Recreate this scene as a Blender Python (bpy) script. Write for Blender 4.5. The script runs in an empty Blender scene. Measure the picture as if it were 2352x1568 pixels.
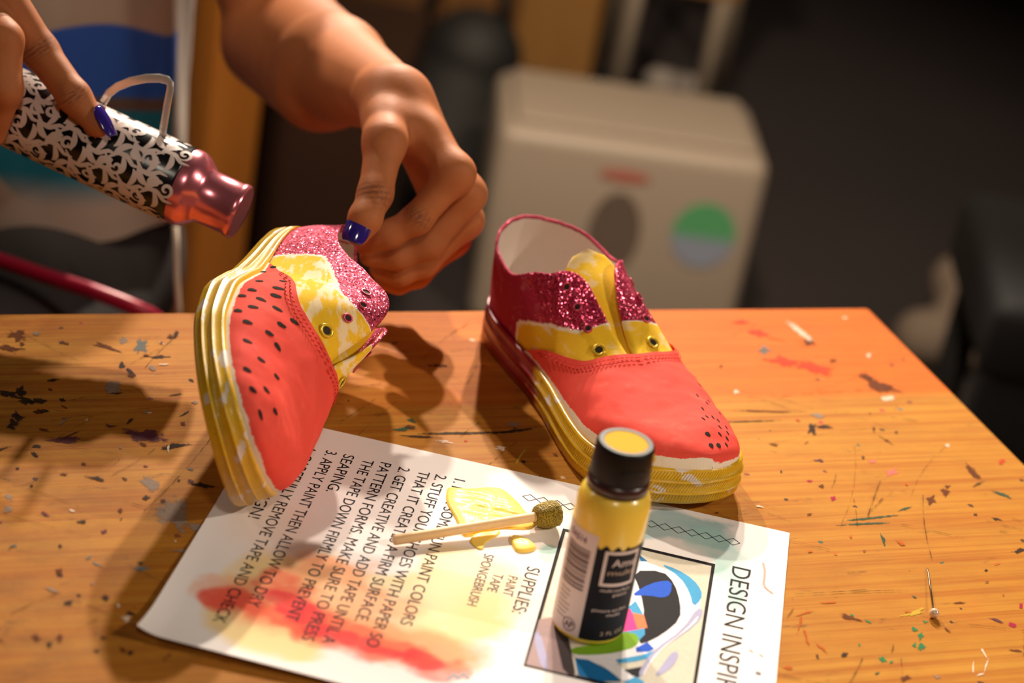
import bpy, bmesh, math, random
import numpy as np
from mathutils import Vector, Matrix

random.seed(7)
RNG = np.random.default_rng(7)
SC = bpy.context.scene
COL = SC.collection
PI = math.pi
TZ = 0.75                       # height of the table top

# ------------------------------------------------------------------ camera
CAM_F, CAM_PITCH, CAM_ROLL, CAM_H = 4894.27, 0.459604, 0.179262, 0.552229
def _basis():
    f = np.array([0, math.cos(CAM_PITCH), -math.sin(CAM_PITCH)])
    r = np.array([1., 0, 0]); u = np.cross(r, f)
    c, s = math.cos(CAM_ROLL), math.sin(CAM_ROLL)
    return c*r + s*u, -s*r + c*u, f
CR, CU, CF = _basis()
cam_data = bpy.data.cameras.new('camera')
cam = bpy.data.objects.new('camera', cam_data); COL.objects.link(cam)
cam_data.sensor_width = 36.0
cam_data.lens = 36.0*CAM_F/2352
cam_data.clip_start = 0.02
m = Matrix.Identity(4)
for i in range(3):
    m[i][0] = CR[i]; m[i][1] = CU[i]; m[i][2] = -CF[i]
m[2][3] = CAM_H + TZ
cam.matrix_world = m
cam_data.dof.use_dof = True
cam_data.dof.focus_distance = 1.085
cam_data.dof.aperture_fstop = 5.2
SC.camera = cam

def at(px, py, Y, dz=0.0):
    """the point of the room that lies at distance Y in front of the camera's foot along photo pixel (px, py)"""
    d = CF + CR*(px-1176)/CAM_F - CU*(py-784)/CAM_F
    t = Y/d[1]
    return np.array([0, 0, CAM_H+TZ]) + t*d + np.array([0, 0, dz])
def plane_pt(px, py, z=0.0):
    """the point on the table top (or z above it) seen at photo pixel (px, py)"""
    d = CF + CR*(px-1176)/CAM_F - CU*(py-784)/CAM_F
    t = (z-CAM_H)/d[2]
    return np.array([0, 0, CAM_H+TZ]) + t*d

# ------------------------------------------------------------------ colour management, world, lamps
SC.view_settings.view_transform = 'Standard'
SC.view_settings.look = 'None'
SC.view_settings.gamma = 1.0
SC.view_settings.use_curve_mapping = False
SC.view_settings.exposure = 0.0
world = bpy.data.worlds.new('room_air'); SC.world = world
world.use_nodes = True
world.node_tree.nodes['Background'].inputs['Color'].default_value = (1.0, 0.74, 0.52, 1)
world.node_tree.nodes['Background'].inputs['Strength'].default_value = 0.03

def spot(name, loc, target, power, col=(1, .80, .60), size=.05, angle=50, blend=.6):
    l = bpy.data.lights.new(name, 'SPOT'); o = bpy.data.objects.new(name, l); COL.objects.link(o)
    l.energy = power; l.color = col; l.shadow_soft_size = size
    l.spot_size = math.radians(angle); l.spot_blend = blend
    o.location = loc
    o.rotation_euler = (Vector(target)-Vector(loc)).to_track_quat('-Z', 'Y').to_euler()
    return o
TGT = (0.02, 0.98, TZ)
WARM = (1, .86, .70)
LAMPS = [   # name, place, target, watts, size, cone
    ('back_track_lamp', (-0.16, 3.35, TZ+1.40), TGT, 285, .035, 50, .6),
    ('back_track_lamp', (0.06, 3.40, TZ+1.62), TGT, 285, .035, 50, .6),
    ('back_track_lamp', (-1.10, 3.00, TZ+1.75), TGT, 265, .035, 50, .6),
    ('right_lamp', (2.05, 0.62, TZ+1.55), (.14, .84, TZ), 108, .04, 27, 1.0),
    ('left_fill', (-1.80, 0.95, TZ+1.35), (-.10, 1.05, TZ), 14, .08, 60, 1.0),  # added weak fill for the left of the table and the shirt
    ('front_lamp', (0.25, -0.75, TZ+1.75), (.0, 1.0, TZ), 38, .10, 44, .8),
]
for n_, loc_, tg_, e_, s_, an_, bl_ in LAMPS:
    spot(n_, loc_, tg_, e_, col=WARM, size=s_, angle=an_, blend=bl_)
for loc_, tg_, e_ in (((0.9, 1.5, 2.95), (.3, 3.2, 0), 170), ((-0.30, 0.75, 2.95), (-.36, 2.9, .1), 330)):
    spot('background_fill', loc_, tg_, e_, col=(1, .80, .58), size=.10, angle=48, blend=.8)  # added fills that brighten the background and the post

# ------------------------------------------------------------------ node helper
class G:
    def __init__(self, name):
        self.m = bpy.data.materials.new(name); self.m.use_nodes = True
        self.t = self.m.node_tree; self.b = self.t.nodes['Principled BSDF']
    def n(self, typ, _p=None, **ins):
        nd = self.t.nodes.new(typ)
        for k, v in (_p or {}).items(): setattr(nd, k, v)
        for k, v in ins.items():
            self.set(nd, k, v)
        return nd
    def set(self, nd, k, v):
        k2 = int(k[1:]) if k[0] == 'i' and k[1:].isdigit() else k.replace('_', ' ')
        sock = nd.inputs[k2]
        if isinstance(v, bpy.types.NodeSocket): self.t.links.new(v, sock)
        elif isinstance(v, bpy.types.Node): self.t.links.new(v.outputs[0], sock)
        else: sock.default_value = v
    def bsdf(self, **k):
        for a, v in k.items(): self.set(self.b, a, v)
        return self.m
    def math(self, op, a, b=0.0, clamp=False):
        return self.n('ShaderNodeMath', {'operation': op, 'use_clamp': clamp}, i0=a, i1=b).outputs[0]
    def mix(self, fac, a, b):
        nd = self.n('ShaderNodeMix', {'data_type': 'RGBA'})
        self.set(nd, 'i0', fac); self.set(nd, 'i6', a); self.set(nd, 'i7', b)
        return nd.outputs[2]
    def noise(self, vec, scale, detail=3, rough=.55, dist=0.0):
        nd = self.n('ShaderNodeTexNoise', Scale=scale, Detail=detail, Roughness=rough, Distortion=dist)
        if vec is not None: self.set(nd, 'Vector', vec)
        return nd.outputs['Fac']
    def step(self, x, a, b):
        return self.n('ShaderNodeMapRange', {'interpolation_type': 'SMOOTHSTEP'}, Value=x, From_Min=a, From_Max=b).outputs[0]
    def obj(self, scale=(1, 1, 1), rot=(0, 0, 0)):
        tc = self.n('ShaderNodeTexCoord')
        return self.n('ShaderNodeMapping', Vector=tc.outputs['Object'], Scale=scale, Rotation=rot).outputs[0]
    def uv(self, scale=(1, 1, 1)):
        tc = self.n('ShaderNodeTexCoord')
        return self.n('ShaderNodeMapping', Vector=tc.outputs['UV'], Scale=scale).outputs[0]
    def attr(self, name):
        return self.n('ShaderNodeAttribute', {'attribute_name': name}).outputs['Fac']
    def bump(self, h, strength=.3, dist=.001):
        return self.n('ShaderNodeBump', Height=h, Strength=strength, Distance=dist).outputs[0]
def rgb(r, g, b):
    f = lambda c: (c/255/12.92) if c/255 <= .04045 else ((c/255+.055)/1.055)**2.4
    return (f(r), f(g), f(b), 1)
def plain(name, col, rough=.5, metal=0.0, var=0.12, scale=60, bump=0.0, **kw):
    g = G(name); v = g.obj()
    n1 = g.noise(v, scale)
    dark = tuple(c*(1-var) for c in col[:3])+(1,); lite = tuple(min(1, c*(1+var)) for c in col[:3])+(1,)
    args = dict(Base_Color=g.mix(n1, dark, lite), Roughness=rough, Metallic=metal)
    if bump: args['Normal'] = g.bump(g.noise(v, scale*6), bump, .0006)
    args.update(kw)
    return g.bsdf(**args)

# ------------------------------------------------------------------ mesh helpers
def link(name, me, parent=None):
    o = bpy.data.objects.new(name, me); COL.objects.link(o)
    if parent is not None: o.parent = parent
    return o
def mesh(name, V, F, mats, parent=None, smooth=True, midx=None, attrs=None, uv=None):
    me = bpy.data.meshes.new(name)
    me.from_pydata([tuple(map(float, v)) for v in V], [], [tuple(map(int, f)) for f in F])
    for mt in (mats if isinstance(mats, (list, tuple)) else [mats]): me.materials.append(mt)
    if smooth: me.polygons.foreach_set('use_smooth', [True]*len(me.polygons))
    if midx is not None: me.polygons.foreach_set('material_index', list(map(int, midx)))
    for k, a in (attrs or {}).items():
        a = np.asarray(a, float)
        if a.ndim == 2:
            at_ = me.attributes.new(k, 'FLOAT_COLOR', 'POINT'); at_.data.foreach_set('color', np.concatenate([a, np.ones((len(a), 1))], 1).ravel())
        else:
            at_ = me.attributes.new(k, 'FLOAT', 'POINT'); at_.data.foreach_set('value', a)
    if uv is not None:
        ul = me.uv_layers.new(name='UVMap')
        idx = np.empty(len(me.loops), int); me.loops.foreach_get('vertex_index', idx)
        ul.data.foreach_set('uv', np.asarray(uv, float)[idx].ravel())
    me.update()
    return link(name, me, parent)
class MB:
    def __init__(s): s.V = []; s.F = []; s.M = []; s.n = 0
    def add(s, V, F, mi=0):
        V = np.asarray(V, float).reshape(-1, 3)
        s.V.append(V); s.F += [tuple(i+s.n for i in f) for f in F]; s.M += [mi]*len(F); s.n += len(V)
        return s
    def box(s, c, d, rz=0, bev=0.0, mi=0, R=None):
        bm = bmesh.new(); bmesh.ops.create_cube(bm, size=1)
        for v in bm.verts: v.co = Vector((v.co.x*d[0], v.co.y*d[1], v.co.z*d[2]))
        if bev: bmesh.ops.bevel(bm, geom=list(bm.edges), offset=bev, segments=3, affect='EDGES', profile=.5)
        bm.verts.index_update()
        V = np.array([v.co[:] for v in bm.verts]); F = [[v.index for v in f.verts] for f in bm.faces]; bm.free()
        if R is None: R = np.array(Matrix.Rotation(rz, 3, 'Z'))
        return s.add(V@np.asarray(R).T+np.asarray(c), F, mi)
    def tube(s, P, rad, n=12, caps=True, mi=0, flat=1.0, up=None):
        P = np.asarray(P, float); k = len(P); rad = np.broadcast_to(np.asarray(rad, float), (k,))
        T = np.gradient(P, axis=0); T /= np.linalg.norm(T, axis=1)[:, None]
        a = np.array(up if up is not None else ([0, 0, 1.] if abs(T[0][2]) < .9 else [1., 0, 0])); V = []
        for i in range(k):
            a = a-T[i]*(a@T[i]); a /= np.linalg.norm(a); b = np.cross(T[i], a)
            th = np.linspace(0, 2*PI, n, endpoint=False)
            V.append(P[i]+rad[i]*(np.cos(th)[:, None]*a*flat+np.sin(th)[:, None]*b))
        F = [(i*n+j, i*n+(j+1) % n, (i+1)*n+(j+1) % n, (i+1)*n+j) for i in range(k-1) for j in range(n)]
        if caps: F += [tuple(range(n-1, -1, -1)), tuple(range((k-1)*n, k*n))]
        return s.add(np.concatenate(V), F, mi)
    def lathe(s, prof, n=48, mi=0, caps=False):
        prof = np.asarray(prof, float); k = len(prof); th = np.linspace(0, 2*PI, n, endpoint=False)
        V = np.concatenate([np.stack([r*np.cos(th), r*np.sin(th), 0*th+z], 1) for r, z in prof])
        F = [(i*n+j, i*n+(j+1) % n, (i+1)*n+(j+1) % n, (i+1)*n+j) for i in range(k-1) for j in range(n)]
        if caps: F += [tuple(range(n-1, -1, -1)), tuple(range((k-1)*n, k*n))]
        return s.add(V, F, mi)
    def build(s, name, mats, parent=None, smooth=True, **kw):
        return mesh(name, np.concatenate(s.V), s.F, mats, parent, smooth, s.M, **kw)
def autosmooth(o, ang=35):
    me = o.data
    me.set_sharp_from_angle(angle=math.radians(ang))
    return o
def solidify(o, th, off=-1.0):
    md = o.modifiers.new('thickness', 'SOLIDIFY'); md.thickness = th; md.offset = off; return o
def empty(name, loc=(0, 0, 0), label=None, cat=None, group=None):
    o = bpy.data.objects.new(name, None); COL.objects.link(o); o.location = loc; o.empty_display_size = .02
    return tag(o, label, cat, group)
def tag(o, label=None, cat=None, group=None, kind=None):
    if label: o['label'] = label
    if cat: o['category'] = cat
    if group: o['group'] = group
    if kind: o['kind'] = kind
    return o
def grid_faces(nu, nv, wrap=False):
    F = []
    for i in range(nu-1 if not wrap else nu):
        for j in range(nv-1):
            i2 = (i+1) % nu
            F.append((i*nv+j, i2*nv+j, i2*nv+j+1, i*nv+j+1))
    return F
def vnoise(P, seed=0):
    """smooth value noise on an (n,2) array"""
    P = np.asarray(P, float); i = np.floor(P).astype(int); f = P-i; f = f*f*(3-2*f)
    def h(a, b):
        x = np.sin(a*127.1+b*311.7+seed*74.7)*43758.5453
        return x-np.floor(x)
    return (h(i[:, 0], i[:, 1])*(1-f[:, 0])+h(i[:, 0]+1, i[:, 1])*f[:, 0])*(1-f[:, 1])+(h(i[:, 0], i[:, 1]+1)*(1-f[:, 0])+h(i[:, 0]+1, i[:, 1]+1)*f[:, 0])*f[:, 1]
def fbm(P, seed=0, oct=4):
    s = 0; a = .5; t = 0
    for k in range(oct):
        s = s+a*vnoise(np.asarray(P)*2**k, seed+k*13); t += a; a *= .5
    return s/t
_FONT_CACHE = {}
def text_flat(txt, offset=0.0, shear=0.0, spacing=1.0):
    """letters as flat geometry: vertices (x, y) and faces, cap height about 0.7"""
    key = (txt, offset, shear, spacing)
    if key in _FONT_CACHE: return _FONT_CACHE[key]
    c = bpy.data.curves.new('letters', 'FONT'); c.body = txt; c.size = 1; c.offset = offset; c.shear = shear; c.space_character = spacing
    c.resolution_u = 4; c.fill_mode = 'FRONT'
    o = bpy.data.objects.new('letters', c); COL.objects.link(o)
    dg = bpy.context.evaluated_depsgraph_get()
    me = bpy.data.meshes.new_from_object(o.evaluated_get(dg))
    V = np.array([v.co[:2] for v in me.vertices]).reshape(-1, 2); F = [tuple(p.vertices) for p in me.polygons]
    COL.objects.unlink(o); bpy.data.objects.remove(o); bpy.data.curves.remove(c); bpy.data.meshes.remove(me)
    _FONT_CACHE[key] = (V, F)
    return V, F
def keep(o):
    """children modelled in room coordinates stay where they are under a moved Empty"""
    o.matrix_parent_inverse = Matrix.Translation(o.parent.location).inverted(); return o

# ------------------------------------------------------------------ materials
def mat_wood_table():
    g = G('worn_orange_wood'); tc = g.n('ShaderNodeTexCoord'); P = tc.outputs['Object']
    sep = g.n('ShaderNodeSeparateXYZ', Vector=P); x, y = sep.outputs[0], sep.outputs[1]
    bd = g.math('FLOOR', g.math('MULTIPLY', g.math('ADD', y, .112), 1/.083))
    hue = g.n('ShaderNodeTexWhiteNoise', {'noise_dimensions': '1D'}, W=bd).outputs['Value']
    grain = g.noise(g.n('ShaderNodeMapping', Vector=P, Scale=(3, 130, 20)), 1.6, 5, .6, .4)
    fine = g.noise(g.n('ShaderNodeMapping', Vector=P, Scale=(9, 700, 20)), 1.0, 3, .6)
    base = g.mix(hue, rgb(182, 124, 44), rgb(206, 150, 60))
    base = g.mix(g.math('MULTIPLY', g.step(grain, .35, .75), .8), base, rgb(160, 88, 28))
    base = g.mix(g.math('MULTIPLY', g.step(fine, .45, .8), .35), base, rgb(150, 86, 34))
    # worn, rubbed and stained zones
    z1 = g.noise(P, 7, 4, .6); base = g.mix(g.math('MULTIPLY', g.step(z1, .5, .75), .5), base, rgb(150, 78, 34))
    z2 = g.noise(g.n('ShaderNodeMapping', Vector=P, Location=(3, 7, 0)), 13, 4, .65)
    base = g.mix(g.math('MULTIPLY', g.step(z2, .60, .82), .35), base, rgb(192, 84, 30))
    # a darker, redder band along the back edge
    band = g.math('MULTIPLY', g.step(y, -.118, -.108), g.step(x, -.62, -.05))
    base = g.mix(g.math('MULTIPLY', band, .75), base, rgb(200, 88, 22))
    shade_dirt_fade = g.math('MULTIPLY', g.step(x, -.86, -.42), 1.0)
    base = g.mix(g.math('MULTIPLY', g.math('SUBTRACT', 1.0, shade_dirt_fade), .5), base, rgb(140, 72, 34))  # left side browner: the weaker light there put into the colour
    # ingrained dirt
    z3 = g.noise(g.n('ShaderNodeMapping', Vector=P, Scale=(1, 2.6, 1), Location=(1, 2, 0)), 34, 5, .7)
    dl = g.math('ADD', .45, g.math('MULTIPLY', g.math('SUBTRACT', 1.0, shade_dirt_fade), .35))
    base = g.mix(g.math('MULTIPLY', g.step(g.math('ADD', z3, g.math('MULTIPLY', g.math('SUBTRACT', 1.0, shade_dirt_fade), .06)), .60, .72), dl), base, rgb(70, 44, 32))
    # grime rubbed into the left half
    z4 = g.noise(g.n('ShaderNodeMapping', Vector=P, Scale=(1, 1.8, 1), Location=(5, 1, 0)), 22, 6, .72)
    grime = g.math('MULTIPLY', g.step(z4, .41, .62), g.math('ADD', .10, g.math('MULTIPLY', g.math('SUBTRACT', 1.0, shade_dirt_fade), .62)))
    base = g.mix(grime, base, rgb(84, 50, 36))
    # specks of old paint
    vor = g.n('ShaderNodeTexVoronoi', Vector=P, Scale=85.0, Randomness=1.0)
    keepit = g.math('GREATER_THAN', g.n('ShaderNodeSeparateColor', Color=vor.outputs['Color']).outputs[0], .86)
    spk = g.math('MULTIPLY', g.math('LESS_THAN', g.math('ADD', vor.outputs['Distance'], g.math('MULTIPLY', g.noise(P, 500, 2), .2)), .24), keepit)
    scol = g.n('ShaderNodeValToRGB', Fac=g.n('ShaderNodeSeparateColor', Color=vor.outputs['Color']).outputs[1])
    el = scol.color_ramp.elements; scol.color_ramp.interpolation = 'CONSTANT'
    el[0].position = 0; el[0].color = rgb(52, 38, 34); el[1].position = .45; el[1].color = rgb(120, 62, 50)
    for p, c in ((.62, rgb(58, 92, 74)), (.74, rgb(226, 190, 160)), (.84, rgb(170, 40, 70)), (.92, rgb(90, 100, 110))):
        e = el.new(p); e.color = c
    base = g.mix(g.math('MULTIPLY', spk, .85), base, scol.outputs[0])
    rough = g.math('ADD', g.math('MULTIPLY', z1, .25), .52)
    bh = g.math('MULTIPLY', fine, .35)
    return g.bsdf(Base_Color=base, Roughness=rough, Normal=g.bump(bh, .25, .0006), Specular_IOR_Level=.07)
def mat_quarter(name, gap_white=.0, pale=0.0):
    """canvas painted yellow at the front and pink glitter elsewhere, the border read from the mesh attribute 'paint'"""
    g = G(name); P = g.obj(); uv = g.uv()
    paint = g.attr('paint')
    n1 = g.noise(P, 260, 4, .65); n2 = g.noise(P, 900, 3, .6)
    d = g.math('ADD', paint, g.math('MULTIPLY', g.math('SUBTRACT', n1, .5), .0045))
    pinkm = g.step(d, .0006, -.0006)
    yellm = g.step(d, .0012, .0026)
    # yellow brush strokes with bare canvas between
    st = g.noise(g.n('ShaderNodeMapping', Vector=P, Scale=(60, 60, 260)), 1.0, 4, .6)
    bare = g.step(g.math('ADD', g.math('ADD', st, gap_white*.32), g.math('MULTIPLY', g.math('SUBTRACT', g.noise(P, 70, 2), .5), .8)), .56, .70)
    edgeb = g.step(paint, .009, .001)
    bare = g.math('MULTIPLY', bare, g.math('ADD', g.math('MULTIPLY', edgeb, .5), .35+gap_white), True)
    yel = g.mix(n2, rgb(240, 186, 20), rgb(250, 206, 52))
    white = rgb(246, 234, 214)
    front = g.mix(g.math('MULTIPLY', yellm, g.math('SUBTRACT', 1.0, bare)), white, yel)
    # glitter
    vo = g.n('ShaderNodeTexVoronoi', Vector=P, Scale=1500.0)
    vc = g.n('ShaderNodeSeparateColor', Color=vo.outputs['Color'])
    gl = g.n('ShaderNodeValToRGB', Fac=vc.outputs[0]); e = gl.color_ramp.elements
    e[0].position = 0; e[0].color = rgb(150+40*pale, 20+34*pale, 56+34*pale); e[1].position = 1; e[1].color = rgb(236, 120, 150)
    q = e.new(.55); q.color = rgb(206+20*pale, 50+50*pale, 92+40*pale); q = e.new(.9); q.color = rgb(226, 84, 122)
    wash = g.mix(g.math('MULTIPLY', g.step(g.noise(P, 150, 3, .6), .55, .75), .35), rgb(170+40*pale, 36+44*pale, 70+34*pale), rgb(236, 166, 172))
    wv = g.attr('glit'); hasg = g.step(g.math('ADD', wv, g.math('MULTIPLY', g.math('SUBTRACT', n1, .5), .9)), .35, .6)
    fl = g.math('MULTIPLY', hasg, g.math('GREATER_THAN', vc.outputs[1], .30))
    pink = g.mix(fl, wash, gl.outputs[0])
    col = g.mix(pinkm, front, pink)
    gm = g.math('MULTIPLY', pinkm, fl)
    metal = g.math('MULTIPLY', gm, .6)
    rough = g.math('SUBTRACT', .85, g.math('MULTIPLY', gm, .58))
    geo = g.n('ShaderNodeNewGeometry')
    tilt = g.n('ShaderNodeVectorMath', {'operation': 'SUBTRACT'}, i0=vo.outputs['Color'], i1=(.5, .5, .5))
    tilt = g.n('ShaderNodeVectorMath', {'operation': 'SCALE'}, i0=tilt.outputs[0], Scale=g.math('MULTIPLY', gm, 1.5))
    bmp = g.bump(n2, .25, .0005)
    nrm = g.n('ShaderNodeVectorMath', {'operation': 'NORMALIZE'}, i0=g.n('ShaderNodeVectorMath', {'operation': 'ADD'}, i0=bmp, i1=tilt.outputs[0]).outputs[0]).outputs[0]
    return g.bsdf(Base_Color=col, Metallic=metal, Roughness=rough, Normal=nrm, Specular_IOR_Level=.25)
def mat_vamp(name, margin=.0):
    g = G(name); P = g.obj(); e = g.attr('edge')
    n1 = g.noise(P, 170, 4, .7); n2 = g.noise(P, 45, 3, .6)
    d = g.math('ADD', e, g.math('MULTIPLY', g.math('SUBTRACT', n1, .5), .006))
    m = g.step(d, .0024, .0032)
    red = g.mix(n2, rgb(234, 72, 62), rgb(243, 92, 78))
    red = g.mix(g.math('MULTIPLY', g.step(g.noise(P, 120, 3, .6), .55, .8), .25), red, rgb(250, 132, 108))
    col = g.mix(m, rgb(240, 226, 208), red)
    weave = g.n('ShaderNodeTexWave', Vector=g.n('ShaderNodeMapping', Vector=P, Rotation=(0, 0, .6)), Scale=700.0, Distortion=1.5)
    h = g.math('ADD', g.math('MULTIPLY', weave.outputs['Fac'], .10), g.math('ADD', g.math('MULTIPLY', g.noise(P, 60, 3), 1.4), g.math('MULTIPLY', g.noise(P, 1400, 2), .15)))
    return g.bsdf(Base_Color=col, Roughness=.75, Normal=g.bump(h, .28, .0007), Specular_IOR_Level=.10)
def mat_foxing(name, crimson=False):
    g = G(name); P = g.obj(); u = g.uv(); sep = g.n('ShaderNodeSeparateXYZ', Vector=u)
    n1 = g.noise(g.n('ShaderNodeMapping', Vector=P, Scale=(1, 1, 2.0)), 62, 4, .55)
    bare = g.step(n1, .60, .635)
    yel = g.mix(g.noise(P, 200, 3), rgb(206, 160, 12), rgb(236, 190, 40))
    col = g.mix(bare, yel, rgb(226, 212, 200))
    if crimson:
        c = g.attr('crim'); c2 = g.step(g.math('ADD', c, g.math('MULTIPLY', g.math('SUBTRACT', g.noise(P, 90, 3), .5), .25)), .45, .55)
        col = g.mix(c2, col, rgb(150, 24, 44))
    diag = g.math('SINE', g.math('ADD', g.math('MULTIPLY', sep.outputs[0], 3800.0), g.math('MULTIPLY', sep.outputs[1], 1700.0)))
    hat = g.math('MULTIPLY', diag, g.step(g.attr('hatch'), .3, .7))
    col = g.mix(g.math('MULTIPLY', g.step(hat, .2, .7), .45), col, rgb(120, 92, 40))
    return g.bsdf(Base_Color=col, Roughness=.32, Coat_Weight=.2, Coat_Roughness=.2, Normal=g.bump(hat, .35, .0005))
def mat_skin(name='brown_skin'):
    g = G(name); P = g.obj()
    n1 = g.noise(P, 55, 4, .6); n2 = g.noise(P, 700, 3, .6)
    col = g.mix(n1, rgb(172, 102, 60), rgb(198, 122, 76))
    wr = g.attr('crease'); col = g.mix(wr, col, rgb(96, 54, 38))
    return g.bsdf(Base_Color=col, Roughness=.58, Subsurface_Weight=.06, Subsurface_Radius=(.006, .0025, .0012), Subsurface_Scale=1.0,
                  Normal=g.bump(n2, .14, .0005), Specular_IOR_Level=.2)
M = {}
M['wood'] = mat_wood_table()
M['q_right'] = mat_quarter('yellow_and_pink_glitter_paint')
M['vamp'] = mat_vamp('red_painted_canvas')
M['fox_right'] = mat_foxing('yellow_painted_rubber_with_crimson_heel', True)
M['fox_left'] = mat_foxing('yellow_painted_rubber')
M['lining'] = plain('white_cotton_lining', rgb(228, 214, 204), .85, var=.06, bump=.3)
M['white_rubber'] = plain('white_rubber', rgb(222, 210, 200), .4, var=.05)
M['seed'] = plain('black_seed_paint', rgb(40, 34, 30), .8, var=.3, scale=900, Specular_IOR_Level=.1)
M['tongue'] = None
M['ring_yellow'] = plain('yellow_painted_eyelet', rgb(222, 186, 50), .3, .35)
M['ring_pink'] = plain('pink_glitter_eyelet', rgb(196, 60, 92), .35, .3, var=.4, scale=900)
M['hole_shade'] = plain('eyelet_hole_shade', rgb(44, 34, 22), .8)  # dark disc colour standing for the shade inside the eyelets
M['stitch'] = plain('red_thread', rgb(214, 50, 44), .6)
M['skin'] = mat_skin()
M['nail'] = plain('dark_violet_nail_polish', rgb(52, 36, 132), .12, 0, .06, Coat_Weight=1.0, Coat_Roughness=.05)
M['black_plastic'] = plain('black_plastic', rgb(24, 21, 21), .5, Specular_IOR_Level=.22)
M['yellow_paint'] = plain('yellow_acrylic_paint', rgb(222, 176, 70), .9, var=.05, Specular_IOR_Level=.03)
M['yellow_plastic'] = plain('yellow_filled_plastic', rgb(252, 216, 84), .25, var=.03, Subsurface_Weight=.25, Subsurface_Radius=(.01, .006, .002), Coat_Weight=.3)
M['label_white'] = plain('label_white', rgb(232, 216, 212), .6, var=.03, Specular_IOR_Level=.2)
M['label_black'] = plain('label_black', rgb(20, 22, 32), .55, var=.1, Specular_IOR_Level=.2)
M['ink'] = plain('black_ink', rgb(38, 32, 36), .75, var=.1, Specular_IOR_Level=.15)
M['ink_grey'] = plain('grey_ink', rgb(86, 72, 80), .75, var=.1, Specular_IOR_Level=.15)

# ------------------------------------------------------------------ shoes
SL = 0.2236; ZF = .0195
_sx = np.array([0, .01, .03, .07, .13, .2, .3, .4, .5, .6, .7, .78, .86, .92, .96, .985, .996, 1.0])
_wo = np.array([0, .0095, .016, .0235, .0285, .0305, .031, .0305, .0325, .037, .0415, .0435, .0415, .0345, .0255, .0155, .008, 0])
_wi = np.array([0, .0095, .016, .0235, .0285, .030, .0295, .0305, .0360, .0405, .0405, .0380, .0345, .0300, .0238, .0155, .008, 0])
_hx = np.array([0, .1, .2, .3, .37, .42, .46, .5, .55, .6, .66, .72, .8, .86, .92, .96, .985, .996, 1.0])
_hz = np.array([.16, .16, .14, .102, .085, .0785, .0725, .0655, .0565, .0490, .0455, .0430, .0398, .0375, .0345, .0310, .0280, .0255, .0215])
def pc(x, xs, ys):
    """monotone cubic through the given knots"""
    x = np.clip(np.asarray(x, float), xs[0], xs[-1]); hh = np.diff(xs); d = np.diff(ys)/hh
    mm = np.empty(len(xs)); mm[0] = d[0]; mm[-1] = d[-1]
    for i in range(1, len(xs)-1):
        if d[i-1]*d[i] <= 0: mm[i] = 0
        else:
            w1 = 2*hh[i]+hh[i-1]; w2 = hh[i]+2*hh[i-1]; mm[i] = (w1+w2)/(w1/d[i-1]+w2/d[i])
    i = np.clip(np.searchsorted(xs, x, side='right')-1, 0, len(xs)-2); h = hh[i]; s = (x-xs[i])/h
    return (2*s**3-3*s**2+1)*ys[i]+(s**3-2*s**2+s)*h*mm[i]+(-2*s**3+3*s**2)*ys[i+1]+(s**3-s**2)*h*mm[i+1]
def s_yc(u): return .0046*np.clip((u-.45)/.55, 0, 1)**1.6
def s_spring(u): return .007*np.clip((u-.72)/.28, 0, 1)**2
def S(u, t):
    """the last: u 0 heel .. 1 toe, t -1 outer sole edge .. 0 ridge .. 1 inner sole edge"""
    u = np.asarray(u, float); t = np.asarray(t, float)
    w = np.where(t >= 0, pc(u, _sx, _wi), pc(u, _sx, _wo)); w = np.maximum(w-.0015*np.clip(w/.01, 0, 1), 0)
    h = pc(u, _hx, _hz)
    n = 2.2+.35*np.clip((u-.65)/.15, 0, 1)-.2*np.clip((u-.88)/.1, 0, 1)
    n = n+np.where(t > 0, .6, 0)*np.clip((u-.42)/.1, 0, 1)*np.clip((.78-u)/.12, 0, 1)
    a = t*PI/2
    y = np.sign(t)*w*np.abs(np.sin(a))**(2/n)
    z = ZF+(h-ZF)*np.abs(np.cos(a))**(2/n)
    fl = .07*np.clip((.5-u)/.25, 0, 1)*np.clip(u/.1, 0, 1)
    y = y+np.sign(t)*np.clip(z-ZF, 0, .05)*fl*1.6
    bulge = .0048*np.clip((.10-u)/.10, 0, 1)*np.sin(PI*np.clip((z-ZF+.006)/.05, 0, 1))
    return np.stack([SL*u-bulge, y+s_yc(u), z+s_spring(u)], -1)
def S_n(u, t, e=2e-3):
    u = np.clip(np.asarray(u, float), e, 1-e); t = np.clip(np.asarray(t, float), -1+e, 1-e)
    du = S(u+e, t)-S(u-e, t); dt = S(u, t+e)-S(u, t-e)
    n = np.cross(du, -dt); P = S(u, t)
    ref = P-np.stack([np.clip(P[..., 0], .035, SL-.045), s_yc(u), np.full_like(P[..., 0], .0)], -1)
    n = n*np.where((n*ref).sum(-1, keepdims=True) < 0, -1, 1)
    return n/np.maximum(np.linalg.norm(n, axis=-1, keepdims=True), 1e-12)
def seam_u(t): return pc(np.abs(t), np.array([0, .2, .44, .62, .76, .9, 1.0]), np.array([.622, .614, .596, .560, .510, .425, .345]))
_zcx = np.array([0, .06, .14, .22, .28, .33, .37, .405, .45, .7])
_zco = np.array([.067, .0645, .0580, .0555, .0610, .0700, .0765, .0825, .09, .12])
_zci = np.array([.067, .0660, .0640, .0630, .0660, .0720, .0770, .082, .09, .12])
_gx = np.array([.30, .36, .385, .41, .44, .5, .55, .6, .66])
_gyo = np.array([.030, .0240, .0190, .0150, .0118, .0086, .0060, .0028, .0020])
_gyi = np.array([.028, .0210, .0150, .0100, .0062, .0030, .0018, .0010, .0008])
TT = np.linspace(0, 1, 401)
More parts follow.
